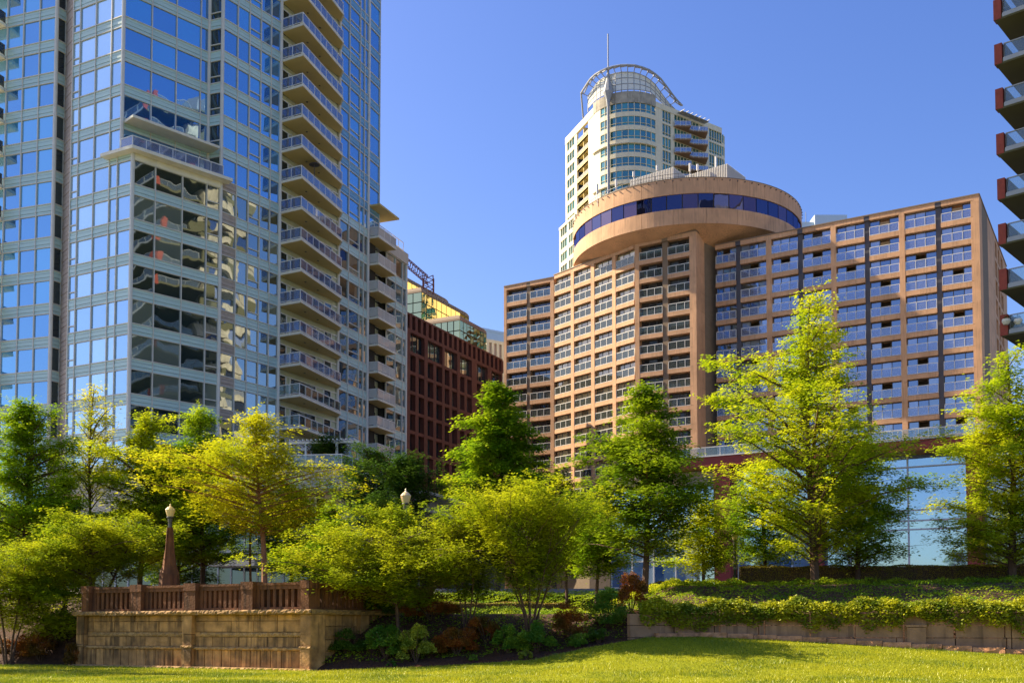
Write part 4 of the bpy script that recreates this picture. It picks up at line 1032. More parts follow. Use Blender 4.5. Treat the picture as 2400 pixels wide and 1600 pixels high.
# ================================================================ brick balcony tower (right edge)
BT = Fr(at(2333, 105, 72)[:2], vp(-1580)); 
btower = thing('brick_balcony_tower', (BT.o[0], BT.o[1], 4), 'tower at the right edge with stacked glass-railed balconies and red brick end piers', 'apartment tower')
zsl = BT.Z(2333, 49) ; z2 = BT.Z(2333, 154); bf = (zsl - z2)
zsl = BT.Z(2333, 154)
for k in range(-6, 14):
    z = zsl + bf * k
    if z < 6: continue
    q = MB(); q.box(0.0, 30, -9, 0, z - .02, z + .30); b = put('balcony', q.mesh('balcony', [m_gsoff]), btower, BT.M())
    q = MB(); q.box(0.5, 30, .0, .06, z + .08, z + .36); put('slab_edge', q.mesh('slab_edge', m_steel), b, BT.M())
    q = MB(); q.box(-.08, .42, -.6, .05, z + .02, z + 1.45); put('brick_pier', q.mesh('brick_pier', m_redbrick), b, BT.M())
    rail_full(b, [BT.pt(.55, -7)[:2], BT.pt(.55, -.05)[:2], BT.pt(29, -.05)[:2]], z + .3, h=1.1, step=2.6, gm=m_railg2, rm=m_steel)
    q = MB(); q.box(5.0, 30, -3.6, -3.4, z + .3, z + bf); q.box(.9, 30, -8.6, -8.3, z + .3, z + bf); put('balcony_wall', q.mesh('balcony_wall', m_steel), btower, BT.M())
    q = MB(); q.box(5.6, 12, -3.4, -3.35, z + .4, z + 2.6); q.box(14, 20, -3.4, -3.35, z + .4, z + 2.6); put('balcony_door', q.mesh('balcony_door', m_gdk), btower, BT.M())
# flank facing the glass tower: what its panes mirror
BS = Fr(BT.pt(1.0, -52)[:2], BT.n)
q = MB(); q.box(0, 43, -12, -.6, 4, zsl + bf * 13); put('flank_core', q.mesh('flank_core', m_dark), btower, BS.M())
for k in range(-5, 13):
    z = zsl + bf * k
    q = MB(); q.box(0, 43, -.6, 0, z - .5, z + .5)
    for i in range(8): q.box(i * 6, i * 6 + 2.2, -.6, .05 + .1, z + .5, z + bf - .5)
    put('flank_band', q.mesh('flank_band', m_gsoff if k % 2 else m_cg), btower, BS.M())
    q = MB(); q.box(0, 43, -.4, -.3, z + .5, z + bf - .5); put('flank_glazing', q.mesh('flank_glazing', m_htl), btower, BS.M())
    q = MB()
    for i in (1, 4, 6): q.box(i * 6 + 2.4, i * 6 + 5.8, 0, 1.6, z - .1, z + .15); q.box(i * 6 + 2.4, i * 6 + 5.8, 1.5, 1.6, z + .15, z + 1.1)
    put('flank_balcony', q.mesh('flank_balcony', m_cg), btower, BS.M())
p = at(2360, 715, 71.3)
# ================================================================ ground
def npmesh(name, V, Fq, m, rndv=None, smooth=False):
    me = bpy.data.meshes.new(name); V = np.asarray(V, dtype=np.float32); Fq = np.asarray(Fq, dtype=np.int32)
    nf, k = Fq.shape
    me.vertices.add(len(V)); me.vertices.foreach_set('co', V.ravel())
    me.loops.add(nf * k); me.loops.foreach_set('vertex_index', Fq.ravel())
    me.polygons.add(nf); me.polygons.foreach_set('loop_start', np.arange(0, nf * k, k, dtype=np.int32)); me.polygons.foreach_set('loop_total', np.full(nf, k, dtype=np.int32))
    if smooth: me.polygons.foreach_set('use_smooth', np.ones(nf, dtype=bool))
    me.materials.append(m)
    if rndv is not None:
        a = me.attributes.new('rnd', 'FLOAT', 'FACE'); a.data.foreach_set('value', np.asarray(rndv, dtype=np.float32))
    me.update(calc_edges=True); return me
BC = at(727, 1571, 42.0)[:2]; FB = Fr(BC, (0.885, -0.466)); _bl = FB.pt(FB.S(165, 1500))
EX = np.array([-60, _bl[0] - 2.5, _bl[0] - .1, -8.0, -7.6, -3.3, 0.8, 2.95, 5.4, 7.4, 10.8, 14.6, 18.7, 26, 45, 70.])
EY = np.array([49, _bl[1] + .4, _bl[1] + .15, 42.05, 41.6, 40.8, 40.4, 40.8, 41.8, 42.0, 41.5, 40.5, 39.0, 37.5, 35, 32.])
EH = np.array([0, 0, 0, 0, 0, .2, .47, .94, 1.33, 1.36, 1.20, .95, .70, .5, .3, .3])
EW = np.array([5, 5, .5, .5, 6, 6, 6, 5.5, .6, .35, .35, .35, .35, .35, .35, .35])
EO = np.array([0, 0, 1.0, 1.0, 0, 0, 0, 0.2, .7, .75, .75, .75, .75, .75, .75, .75])
def edgeY(x): return np.interp(x, EX, EY)
def sstep(t): t = np.clip(t, 0, 1); return t * t * (3 - 2 * t)
def gz(x, y):
    """ground height at (x, y)"""
    x = np.asarray(x, float); y = np.asarray(y, float)
    e = edgeY(x); h = np.interp(x, EX, EH); v = y - e
    lawn = h * (.22 * sstep((y - 14) / (e - 14)) + .78 * np.clip((y - 31.5) / (e - 31.5), 0, 1) ** 1.5)
    top = 2.3 + np.interp(x, [-60, 4, 8, 60], [0.0, 0.0, 1.0, 1.0]) * 1.45 * sstep((v - .4) / 10.0)
    top = np.maximum(top, 2.3 + (3.9 - 2.3) * sstep((y - 58) / 12))
    top = top + 0.9 * sstep((y - 68) / 16)
    w_ = np.interp(x, EX, EW)
    return np.where(v < 0, lawn, h + (top - h) * sstep((v - np.interp(x, EX, EO)) / w_))
def gzf(x, y): return float(gz(x, y))
m_lawn, t, out = mat('lawn')
b = N(t, 'ShaderNodeBsdfPrincipled', Roughness=0.9); b.inputs['Specular IOR Level'].default_value = 0.1
g = N(t, 'ShaderNodeNewGeometry'); n1 = N(t, 'ShaderNodeTexNoise', Scale=0.5, Detail=6.0); L(t, g.outputs['Position'], n1.inputs['Vector'])
n2 = N(t, 'ShaderNodeTexNoise', Scale=14.0, Detail=4.0); L(t, g.outputs['Position'], n2.inputs['Vector'])
mx = N(t, 'ShaderNodeMix', data_type='RGBA'); mx.inputs['A'].default_value = (0.12, 0.155, 0.005, 1); mx.inputs['B'].default_value = (0.33, 0.33, 0.008, 1); L(t, n1.outputs['Fac'], mx.inputs['Factor'])
m2 = N(t, 'ShaderNodeMix', data_type='RGBA', blend_type='MULTIPLY'); m2.inputs['Factor'].default_value = 0.7; L(t, mx.outputs['Result'], m2.inputs['A'])
mr = N(t, 'ShaderNodeMapRange'); mr.inputs['To Min'].default_value = 0.3; mr.inputs['To Max'].default_value = 1.5; mr.inputs['From Min'].default_value = .3; mr.inputs['From Max'].default_value = .7; L(t, n2.outputs['Fac'], mr.inputs['Value'])
L(t, mr.outputs[0], m2.inputs['B']); L(t, m2.outputs['Result'], b.inputs['Base Color'])
bp = N(t, 'ShaderNodeBump', Strength=0.8, Distance=0.05); L(t, n2.outputs['Fac'], bp.inputs['Height']); L(t, bp.outputs[0], b.inputs['Normal']); L(t, b.outputs[0], out.inputs[0])
m_soil = plain('mulch', (0.075, 0.03, 0.014), 0.95, 0.4, 5, 0.8, 12)
m_pave = plain('paving', (0.22, 0.20, 0.18), 0.9, 0.1, 0.3)
m_far = plain('far_ground', (0.12, 0.12, 0.10), 0.95, 0.2, 0.02)
xs = np.concatenate([np.linspace(-60, -24, 19), np.linspace(-22, 30, 131), np.linspace(32, 70, 20)])
def sheet(name, ys_of, m, label=None):
    V = []; nx = len(xs); ny = None
    for x in xs:
        ys = ys_of(x); ny = len(ys)
        z = gz(np.full(ny, x), ys)
        V += [(x, y, zz) for y, zz in zip(ys, z)]
    F_ = []
    for i in range(nx - 1):
        for j in range(ny - 1): a = i * ny + j; F_.append((a, a + ny, a + ny + 1, a + 1))
    return put(name, npmesh(name, V, F_, m, smooth=True), None, I4, kind='structure')
sheet('lawn', lambda x: np.concatenate([np.linspace(-30, 12, 8), np.linspace(14, edgeY(x) - 0.002, 40)]), m_lawn)
sheet('planting_bed', lambda x: edgeY(x) + np.array([0.0, .05, .1, .2, .35, .6, 1, 1.5, 2, 2.5, 3, 3.5, 4, 4.5, 5, 5.5, 6, 7, 8, 9, 10, 12, 14, 18]), m_soil)
q = MB(); q.quad((-4000, -2500, -0.35), (4000, -2500, -0.35), (4000, 7000, -0.35), (-4000, 7000, -0.35)); put('far_ground', q.mesh('far_ground', m_far), None, I4, kind='structure')
V = []; F_ = []; yy = [71, 71.5, 68, 72, 76, 80, 84, 90, 130, 300]; xx = np.linspace(-70, 90, 33)
for x in xx:
    for y in yy: V.append((x, y, gzf(x, y) + (.03 if y > 58 else -.2)))
for i in range(len(xx) - 1):
    for j in range(len(yy) - 1): a = i * len(yy) + j; F_.append((a, a + len(yy), a + len(yy) + 1, a + 1))
put('plaza_paving', npmesh('plaza_paving', V, F_, m_pave, smooth=True), None, I4, kind='structure')

# ================================================================ stone bastion with balustrade
sB0 = FB.S(178, 1500)        # s negative to the left
FBs = Fr(BC, (0.494, 0.869)); LS = 9.0
zc1 = FB.Z(600, 1428); zc0 = FB.Z(600, 1439)
bast = thing('stone_bastion', (BC[0], BC[1], 0), 'weathered stone terrace wall with a rough cornice and a stained concrete balustrade', 'terrace wall')
def Zp(y): return FB.Z(600, y)
def rough(fr, s0, s1, d0, d1, z0, z1, step, amp, name, m, parent, joints=0.0):
    """quarry-faced ledge: front and top broken up"""
    n = max(2, int((s1 - s0) / step)); q = MB(); rows = 4
    P = []
    for i in range(n + 1):
        s = s0 + (s1 - s0) * i / n; r = []
        r.append((s, -d0, z0)); 
        for j in range(rows):
            t = j / (rows - 1); r.append((s, -(d1 + rnd.uniform(-amp, amp * .6) - (amp if j in (0, rows - 1) else 0)), z0 + (z1 - z0) * t + (rnd.uniform(-amp, amp) * .4 if 0 < j < rows - 1 else 0)))
        r.append((s, -d0, z1)); P.append(r)
    for i in range(n):
        for j in range(len(P[0]) - 1): q.quad(P[i][j], P[i + 1][j], P[i + 1][j + 1], P[i][j + 1])
    q.quad(*[P[0][k] for k in (0, 1, rows, rows + 1)]); q.quad(*[P[-1][k] for k in (rows + 1, rows, 1, 0)])
    return put(name, q.mesh(name, m), parent, fr.M())
def stones(fr, s0, s1, z0, z1, bl, d, m, parent, offx=0.0, amp=0.01, name='stone', dp=0.5, rough_=False):
    s = s0 - offx
    while s < s1 - .05:
        a, b = max(s, s0), min(s + bl * rnd.uniform(.85, 1.15), s1)
        if b - a > .08:
            q = MB(); q.box(.018, b - a - .018, -dp, d + rnd.uniform(-amp, amp), .012, z1 - z0 - .012)
            put(name, q.mesh(name, m), parent, fr.M(a, 0, z0))
        s = b if b > s0 else s + bl
zb = -0.05
pilf = [(178, 196), (426, 449), (703, 727)]
pil = [(FB.S(a, 1500), FB.S(b, 1500)) for a, b in pilf]; pil[-1] = (pil[-1][0], 0.0)
sB0 = pil[0][0]
bastion_levels = [(Zp(1566), Zp(1523)), (Zp(1515), Zp(1491)), (Zp(1480), Zp(1454)), (Zp(1454), zc0)]
for (a, b) in ((pil[0][1], pil[1][0]), (pil[1][1], pil[2][0])):
    stones(FB, a, b, zb, Zp(1523), .52, -.20, m_gran, bast)
    rough(FB, a, b, -.4, -.08, Zp(1523), Zp(1516), .08, .03, 'rough_ledge', m_gran2, bast)
    stones(FB, a, b, Zp(1516), Zp(1492), 1.35, -.22, m_gran, bast, .4)
    rough(FB, a + .3, b - .1, -.4, -.19, Zp(1491.5), Zp(1481), .05, .025, 'carved_frieze', m_gran2, bast)
    stones(FB, a, a + .3, Zp(1492), Zp(1480), 1.5, -.21, m_gran, bast)
    stones(FB, a, b, Zp(1480), Zp(1454), 1.35, -.22, m_gran, bast, .9)
    stones(FB, a, b, Zp(1454), zc0, 1.7, -.21, m_gran, bast, .5)
for (a, b) in pil:
    stones(FB, a, b, zb, Zp(1519), 9, 0.03, m_gran, bast); rough(FB, a - .02, b + .02, -.4, .06, Zp(1519), Zp(1513), .08, .03, 'pilaster_band', m_gran2, bast)
    stones(FB, a, b, Zp(1513), Zp(1486), 9, 0.0, m_gran, bast); stones(FB, a, b, Zp(1486), zc0, 9, 0.0, m_gran, bast)
rough(FB, sB0 - .1, .12, -.8, .16, zc0, zc1, .09, .05, 'rough_cornice', m_gran2, bast)
rough(FB, sB0 - .2, .15, -.4, .28, -.15, Zp(1564), .10, .04, 'plinth', m_gran2, bast)
q = MB(); q.prism([FB.pt(sB0 + .05, -.35)[:2], FB.pt(-.35, -.35)[:2], FBs.pt(LS, -.35)[:2], FBs.pt(LS, -9)[:2], FB.pt(sB0 + .05, -9)[:2]], -.3, zc0 + .06); put('terrace_fill', q.mesh('terrace_fill', m_gran), bast, I4)
# side wall
for (a, b) in ((0.0, .9), (3.2, 3.8), (6.8, 7.4)): stones(FBs, a, b, zb, zc0, 9, 0.0, m_gran, bast)
for a, b in ((.9, 3.2), (3.8, 6.8), (7.4, LS)):
    for j, (z0, z1) in enumerate(((zb, .75), (.75, 1.2), (1.2, 1.75), (1.75, zc0))): stones(FBs, a, b, z0, z1, 1.3, -.2, m_gran, bast, .5 * (j % 2))
rough(FBs, 0.18, LS, -.6, .14, zc0, zc1, .12, .05, 'rough_cornice', m_gran2, bast)
# balustrade
zr_ = FB.Z(650, 1364); BH = zr_ - zc1
def balustrade(fr, piers, ends, parent, lean=0.0):
    for a, b in piers:
        q = MB(); q.box(a, b, -.42, .14, 0, BH - .26); q.box(a - .03, b + .03, -.45, .17, BH - .255, BH + .06); put('balustrade_pier', q.mesh('balustrade_pier', m_balu), parent, fr.M(0, -.08, zc1))
    for (a, b) in ends:
        q = MB(); q.box(a + .005, b - .005, -.36, -.08, BH - .26, BH - .02); q.box(a + .005, b - .005, -.34, -.04, BH - .10, BH - .0); put('top_rail', q.mesh('top_rail', m_balu), parent, fr.M(0, -.08, zc1))
        q = MB(); q.box(a + .005, b - .005, -.36, -.08, 0, .10); put('bottom_rail', q.mesh('bottom_rail', m_balu), parent, fr.M(0, -.08, zc1))
        q = MB(); q.box(-.075, .075, -.33, -.12, .10, BH - .26); me = q.mesh('baluster', m_balu)
        w_ = b - a; m0 = .30; n = max(2, int((w_ - 2 * m0) / .235))
        q = MB(); q.box(a + .005, a + m0 - .1, -.34, -.09, .1, BH - .26); q.box(b - m0 + .1, b - .005, -.34, -.09, .1, BH - .26); put('end_panel', q.mesh('end_panel', m_balu), parent, fr.M(0, -.08, zc1))
        for i in range(n): put('baluster', me, parent, fr.M(a + m0 + (i + .0) * (w_ - 2 * m0) / (n - 1), -.08, zc1))
bx = [(194, 210), (309, 333), (434, 460), (568, 594), (707, 725)]
bpr = [(FB.S(a, 1400), FB.S(b, 1400)) for a, b in bx]; bpr[-1] = (bpr[-1][0], -.06)
balustrade(FB, bpr, [(bpr[i][1], bpr[i + 1][0]) for i in range(4)], bast)
sp_ = [(.42, .9), (4.1, 4.6), (8.0, 8.5)]
balustrade(FBs, sp_[1:], [(.42, 4.1), (4.6, 8.0)], bast)

# ================================================================ retaining wall (right)
rw = thing('retaining_wall', (12, 42, 1), 'low pinkish stone retaining wall under trailing ivy along the lawn', 'garden wall')
wx = [4.6, 6.4, 8.2, 9.9, 11.6, 13.2, 14.9, 16.6, 18.4, 20.3, 22.4, 25, 28.5, 33, 39, 46]
prev = None
for i in range(len(wx) - 1):
    a, b = wx[i], wx[i + 1]; ya, yb = float(edgeY(a)) + .22, float(edgeY(b)) + .22
    fr = Fr((a, ya), (b - a, yb - ya)); ln = math.hypot(b - a, yb - ya); z0 = min(gzf(a, ya - .3), gzf(b, yb - .3)) - .1
    is_p = (i == 6)
    zz = [z0, 1.30, 1.78, 2.24]
    if z0 > 1.1: zz = [z0, 1.78, 2.24]
    for j in range(len(zz) - 1):
        s = 0.0 if j % 2 else -.7
        stones(fr, 0, ln, zz[j], zz[j + 1], 1.55 if ln > 2 else ln, -.02 - .02 * j, m_wall2, rw, rnd.uniform(0, .1), dp=.35)
    if is_p: stones(fr, .1, .8, z0, 1.70, 9, .14, m_wall2, rw); stones(fr, .07, .83, 1.70, 1.80, 9, .17, m_wall2, rw)
s = 5.6
k = 0
while s < 45:
    ln = rnd.uniform(.85, 1.1); a, b = s, s + ln; ya, yb = float(edgeY(a)), float(edgeY(b)); fr = Fr((a, ya), (b - a, yb - ya)); z0 = gzf(a, ya - .4)
    rough(fr, 0.01, math.hypot(b - a, yb - ya) - .015, -.25, .16, z0 - .15, z0 + .20, .16, .05, 'footing_rock', m_rock, rw); s = b
from mathutils import noise as mnoise
# ================================================================ foliage
def leafquads(P, size, up=0.7, droop=0.0, asp=0.55, dirs=None):
    """rhombic leaves at points P; up = how flat they lie"""
    n = len(P); P = np.asarray(P, dtype=np.float64)
    nrm = rng.normal(size=(n, 3)); nrm /= np.linalg.norm(nrm, axis=1)[:, None]
    nrm[:, 2] = np.abs(nrm[:, 2]); nrm = nrm * (1 - up) + np.array([0, 0, 1.0]) * up; nrm /= np.linalg.norm(nrm, axis=1)[:, None]
    a = rng.normal(size=(n, 3))
    if dirs is not None: a = a * .6 + dirs
    a -= (a * nrm).sum(1)[:, None] * nrm; a /= np.linalg.norm(a, axis=1)[:, None]
    a[:, 2] -= droop; b = np.cross(nrm, a); b /= np.linalg.norm(b, axis=1)[:, None]
    s = size * rng.uniform(.65, 1.25, size=(n, 1))
    v = np.stack([P - a * s * .5, P + b * s * asp * .5, P + a * s * .5, P - b * s * asp * .5], axis=1).reshape(-1, 3)
    return v, np.arange(4 * n).reshape(-1, 4)
class Wood:
    def __init__(s): s.mb = MB()
    def path(s, pts, r0, r1, k=5):
        n = len(pts) - 1
        for i in range(n): s.mb.tube(pts[i], pts[i + 1], r0 + (r1 - r0) * i / n, r0 + (r1 - r0) * (i + 1) / n, k)
def crown_tree(name, label, base, H, R, cb, m_leaf, nleaf, lsize, limbs=60, prof='cone', lean=(0, 0), trunk_r=.14, droop=.25, rise=.35,
               group='young street trees', bark=None, spray=.24, cat='tree', stems=1, asym=(0, 0), top_cut=1.0, twigs=10, leafy0=.12, trunkname='trunk'):
    X, Y, Z = base; bark = bark or m_bark
    root = thing(name, base, label, cat, group)
    W = Wood(); C = Vector(base)
    pts_all = []; dir_all = []
    def trunkpt(t, st=None):
        w_ = 0.04 * H * math.sin(t * 5 + X) * .3
        off = Vector((lean[0] * t * H, lean[1] * t * H, 0))
        return C + off + Vector((w_, w_ * .5, H * t))
    trunks = []
    if stems == 1:
        tp = [trunkpt(i / 9) for i in range(10)]; tp[0] = tp[0] - Vector((0, 0, .3)); W.path(tp, trunk_r, trunk_r * .12, 7)
    segs = []
    for i in range(limbs):
        t = cb + (1 - cb) * (i + rnd.random() * .8) / limbs
        az = i * 2.39996 + rnd.uniform(-.5, .5)
        f = (t - cb) / (1 - cb)
        if prof == 'cone': pr = min(1, (1 - f) ** .8 * 1.25) * min(1, .72 + f * 2.2)
        elif prof == 'round': pr = math.sqrt(max(0, 1 - (f * 1.9 - .85) ** 2 / 1.2)) 
        elif prof == 'vase': pr = min(1, .35 + f * 1.1) * (1 if f < .75 else max(.35, 1 - (f - .75) * 2.4))
        elif prof == 'column': pr = (1 - f) ** .55 * min(1, .5 + f * 2)
        elif prof == 'dome': pr = max(.15, (1 - f ** 2.2)) * min(1, .75 + f)
        else: pr = 1 - f
        lob = 1 + .22 * math.sin(3 * az + X * 3) + .20 * math.sin(9 * f + X * 7 + az) 
        Lh = R * max(.16, pr) * rnd.uniform(.55, 1.12) * lob * (1.4 if rnd.random() < .14 else 1)
        ax = math.cos(az); ay = math.sin(az)
        Lh *= 1 + asym[0] * ax + asym[1] * ay
        if stems > 1:
            sgi = i % stems; sa = sgi * 2 * math.pi / stems + .4
            o = C + Vector((math.cos(sa) * .12, math.sin(sa) * .12, 0)); tgt = C + Vector((math.cos(sa) * R * .45 * t, math.sin(sa) * R * .45 * t, H * t * .9))
            p0 = o.lerp(tgt, .8)
            if i < stems * 2: W.path([o - Vector((0, 0, .2)), o.lerp(tgt, .4) + Vector((0, 0, H * .03)), C + Vector((math.cos(sa) * R * .45, math.sin(sa) * R * .45, H * .8))], trunk_r, trunk_r * .2, 5)
            p0 = C + Vector((math.cos(sa) * R * .45 * t, math.sin(sa) * R * .45 * t, H * t * .88))
        else: p0 = trunkpt(t * .97)
        n = 6; path = [p0]; up = rise * (1.2 - .3 * f) + max(0, f - .75) * 5
        d = Vector((ax, ay, up)).normalized()
        for j in range(n):
            d = (d + Vector((rnd.uniform(-.16, .16), rnd.uniform(-.16, .16), -droop * .15 - (0.05 if j > 3 else 0)))).normalized()
            path.append(path[-1] + d * (Lh / n))
        r0 = max(.012, trunk_r * .38 * (Lh / R) ** .7)
        W.path(path[::2] + ([path[-1]] if len(path) % 2 == 0 else []), r0, .006, 4)
        for tw in range(twigs):
            u_ = leafy0 + (1 - leafy0) * (tw + rnd.random()) / twigs; k = min(n - 1, int(u_ * n)); q0 = path[k].lerp(path[k + 1], u_ * n - k)
            if mnoise.noise(q0 * (1.7 / max(1.0, R * .45))) < -.10 and rnd.random() < .8: continue
            dd = (path[k + 1] - path[k]).normalized(); side = dd.cross(Vector((0, 0, 1))); side.normalize()
            sg = 1 if tw % 2 else -1; tl = Lh * .42 * (1.15 - u_) * rnd.uniform(.6, 1.3) + .15
            e = q0 + (dd * .75 + side * sg * rnd.uniform(.5, 1.1) + Vector((0, 0, rnd.uniform(-.15, .45) - droop * .2))).normalized() * tl
            segs.append((q0, e, min(1.0, .35 + 1.6 * Lh / R))); 
            if tw % 2 == 0 and tl > .3: W.mb.tube(q0, e, .007, .003, 3)
        segs.append((path[-2], path[-1] + d * .15, .5))
    # top shoot
    tpz = trunkpt(1.0) if stems == 1 else C + Vector((0, 0, H * .9)); segs.append((tpz - Vector((0, 0, .9)), tpz + Vector((0, 0, .25)), .3))
    lens = np.array([(b - a).length * w_ for a, b, w_ in segs]) + .05; cnt = rng.multinomial(nleaf, lens / lens.sum())
    A = np.repeat(np.array([tuple(s[0]) for s in segs]), cnt, axis=0); B = np.repeat(np.array([tuple(s[1]) for s in segs]), cnt, axis=0)
    CL = 11                                        # leaves sit in flat little sprays
    idx = np.arange(len(A)) // CL; nc = idx[-1] + 1; first = np.arange(nc) * CL
    uc = rng.random((nc, 1)) ** .8; D = (B - A); D /= np.linalg.norm(D, axis=1)[:, None] + 1e-6
    cen = A[first] + (B[first] - A[first]) * uc + rng.normal(size=(nc, 3)) * np.array([spray, spray, spray * .6])
    P = cen[idx] + rng.normal(size=(len(A), 3)) * np.array([lsize * .85, lsize * .85, lsize * .28])
    tilt = rng.normal(size=(nc, 2)) * .35; P[:, 2] += ((P - cen[idx])[:, :2] * tilt[idx]).sum(1); P[:, 2] -= rng.random(len(P)) * .04
    v, f = leafquads(P, lsize, up=.72, droop=droop * .5, dirs=D)
    seg_r = rng.random(nc)[idx] * .5 + rng.random(len(P)) * .5
    put(trunkname, W.mb.mesh(trunkname, bark), root, I4)
    put('crown', npmesh('crown', v, f, m_leaf, seg_r), root, I4)
    return root
lm_y = leafmat('leaf_yellow_green', (0.48, 0.54, 0.008), (0.76, 0.76, 0.02), (0.36, 0.48, 0.010), .5)
lm_g = leafmat('leaf_fresh_green', (0.28, 0.42, 0.008), (0.58, 0.66, 0.016), (0.22, 0.38, 0.008), .5)
lm_d = leafmat('leaf_mid_green', (0.18, 0.30, 0.008), (0.46, 0.54, 0.014), (0.14, 0.26, 0.008), .45)
lm_o = leafmat('leaf_golden', (0.52, 0.50, 0.008), (0.78, 0.72, 0.02), (0.42, 0.48, 0.010), .5)
lm_s = leafmat('leaf_shrub_olive', (0.36, 0.42, 0.008), (0.66, 0.66, 0.02), (0.26, 0.36, 0.008), .5)
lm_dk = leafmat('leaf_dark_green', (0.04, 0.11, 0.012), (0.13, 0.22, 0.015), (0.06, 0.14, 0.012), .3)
lm_r = leafmat('leaf_russet', (0.32, 0.06, 0.012), (0.50, 0.20, 0.03), (0.16, 0.09, 0.012), .35, 1.2)
lm_e = leafmat('leaf_glossy_shrub', (0.10, 0.24, 0.02), (0.30, 0.42, 0.03), (0.06, 0.18, 0.02), .3, 1.0)
lm_i = leafmat('leaf_ivy', (0.26, 0.30, 0.010), (0.56, 0.54, 0.02), (0.14, 0.20, 0.010), .35, 1.2)
lm_v = leafmat('leaf_variegated', (0.32, 0.36, 0.03), (0.52, 0.54, 0.06), (0.14, 0.22, 0.02), .25, 1.5)
def TR(name, label, x, Y, ybase, ytop, hw, ybot, m, n, ls=.14, **k):
    """tree from its base column/row, distance, top row, half width, lowest foliage row"""
    n = int(n * 1.35); ls *= 1.36; hw *= 1.22
    b = at(x, 1300, Y); g_ = gzf(b[0], Y) if ybase is None else at(x, ybase, Y)[2]
    top = at(x, ytop, Y)[2]; H = top - g_; R = hw * Y / FL; cb = max(.03, (at(x, ybot, Y)[2] - g_) / H)
    return crown_tree(name, label, (b[0], Y, g_), H, R, cb, m, n, ls, **k)
TR('tree', 'tall yellow-green tree in front of the hotel right wing, its top highest of all', 1903, 51, 1376, 690, 205, 1330, lm_y, 50000, .13, limbs=120, prof='cone', trunk_r=.22, droop=.35, rise=.55)
TR('tree', 'bright tree right of the tallest tree, trunk rising behind the long clipped hedge', 2012, 53.5, 1374, 1040, 135, 1330, lm_g, 30000, .13, limbs=70, prof='dome', trunk_r=.15)
TR('tree', 'dense green tree at the right edge beside the red column', 2375, 51, 1358, 835, 155, 1330, lm_y, 50000, .13, limbs=105, prof='dome', trunk_r=.20, asym=(-.1, 0))
TR('tree', 'mid-green tree with a bare leaning trunk on the bank left of the black lamp post', 1510, 50, 1388, 915, 150, 1310, lm_d, 42000, .14, limbs=95, prof='dome', trunk_r=.17, lean=(.012, 0))
TR('tree', 'small sunlit sapling between the black lamp post and the leaning trunk', 1650, 54, 1380, 1175, 85, 1350, lm_y, 13000, .13, limbs=36, prof='dome', trunk_r=.10, rise=.3)
TR('tree', 'bright green pointed tree in front of the brown office block and hotel left end', 1170, 76, None, 900, 112, 1230, lm_g, 42000, .20, limbs=85, prof='dome', trunk_r=.22, droop=.5)
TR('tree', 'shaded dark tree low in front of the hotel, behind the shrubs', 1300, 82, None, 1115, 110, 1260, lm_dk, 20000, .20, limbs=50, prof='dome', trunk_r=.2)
TR('tree', 'golden spreading tree with a ruddy forked trunk behind the balustrade', 617, 50, 1368, 985, 190, 1255, lm_o, 30000, .12, limbs=85, prof='dome', trunk_r=.15, lean=(-.045, 0), bark=m_barkr, asym=(-.15, 0), rise=.25, droop=.15)
TR('tree', 'thin sparse tree poking up behind the golden tree', 592, 64, None, 962, 60, 1150, lm_o, 3200, .13, limbs=34, prof='cone', trunk_r=.09, bark=m_barkr, rise=1.0, droop=-.2)
TR('tree', 'slender nearly bare tree with yellow buds in front of the pale glass corner', 213, 60, None, 900, 82, 1190, lm_o, 5200, .13, limbs=64, prof='cone', trunk_r=.13, rise=1.0, droop=-.1, twigs=5)
TR('tree', 'large leafy tree at the left edge of the frame', 55, 58, None, 945, 140, 1330, lm_g, 42000, .14, limbs=90, prof='column', trunk_r=.2, rise=.5)
TR('tree', 'round green tree behind the left lamp pylon', 335, 60, None, 970, 140, 1330, lm_y, 38000, .14, limbs=75, prof='dome', trunk_r=.18)
TR('tree', 'green tree filling the gap left of the golden tree', 470, 62, None, 965, 130, 1330, lm_g, 38000, .14, limbs=75, prof='dome', trunk_r=.18)
TR('tree', 'leafy tree behind the balustrade right end', 680, 60, None, 1130, 110, 1350, lm_g, 24000, .14, limbs=55, prof='dome', trunk_r=.15)
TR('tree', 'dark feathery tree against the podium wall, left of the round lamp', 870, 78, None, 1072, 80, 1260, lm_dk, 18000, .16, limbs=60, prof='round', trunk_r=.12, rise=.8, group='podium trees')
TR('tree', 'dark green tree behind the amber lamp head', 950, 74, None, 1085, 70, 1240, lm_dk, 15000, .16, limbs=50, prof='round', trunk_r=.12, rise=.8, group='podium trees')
TR('tree', 'broad low tree behind the balustrade left end', 230, 52, None, 1190, 150, 1350, lm_s, 32000, .12, limbs=70, prof='dome', trunk_r=.12, stems=3)
TR('tree', 'pale green tree right of the shrub bed, behind the leaning trunk', 1400, 58, None, 1190, 95, 1350, lm_g, 16000, .14, limbs=44, prof='dome', trunk_r=.12)
TR('tree', 'sunlit tree between the tallest tree and the black lamp', 1790, 57, None, 1080, 95, 1330, lm_g, 18000, .13, limbs=50, prof='dome', trunk_r=.12)
TR('tree', 'green tree standing between the golden tree and the widest bush', 770, 56, None, 1190, 95, 1400, lm_g, 16000, .14, limbs=44, prof='dome', trunk_r=.12)
TR('tree', 'low green tree between the left edge tree and the nearly bare tree', 150, 56, None, 1120, 90, 1380, lm_g, 22000, .14, limbs=50, prof='dome', trunk_r=.14)
TR('tree', 'tree in the gap between the pointed tree and the leaning trunk', 1330, 62, None, 1160, 95, 1350, lm_d, 16000, .14, limbs=44, prof='dome', trunk_r=.12)
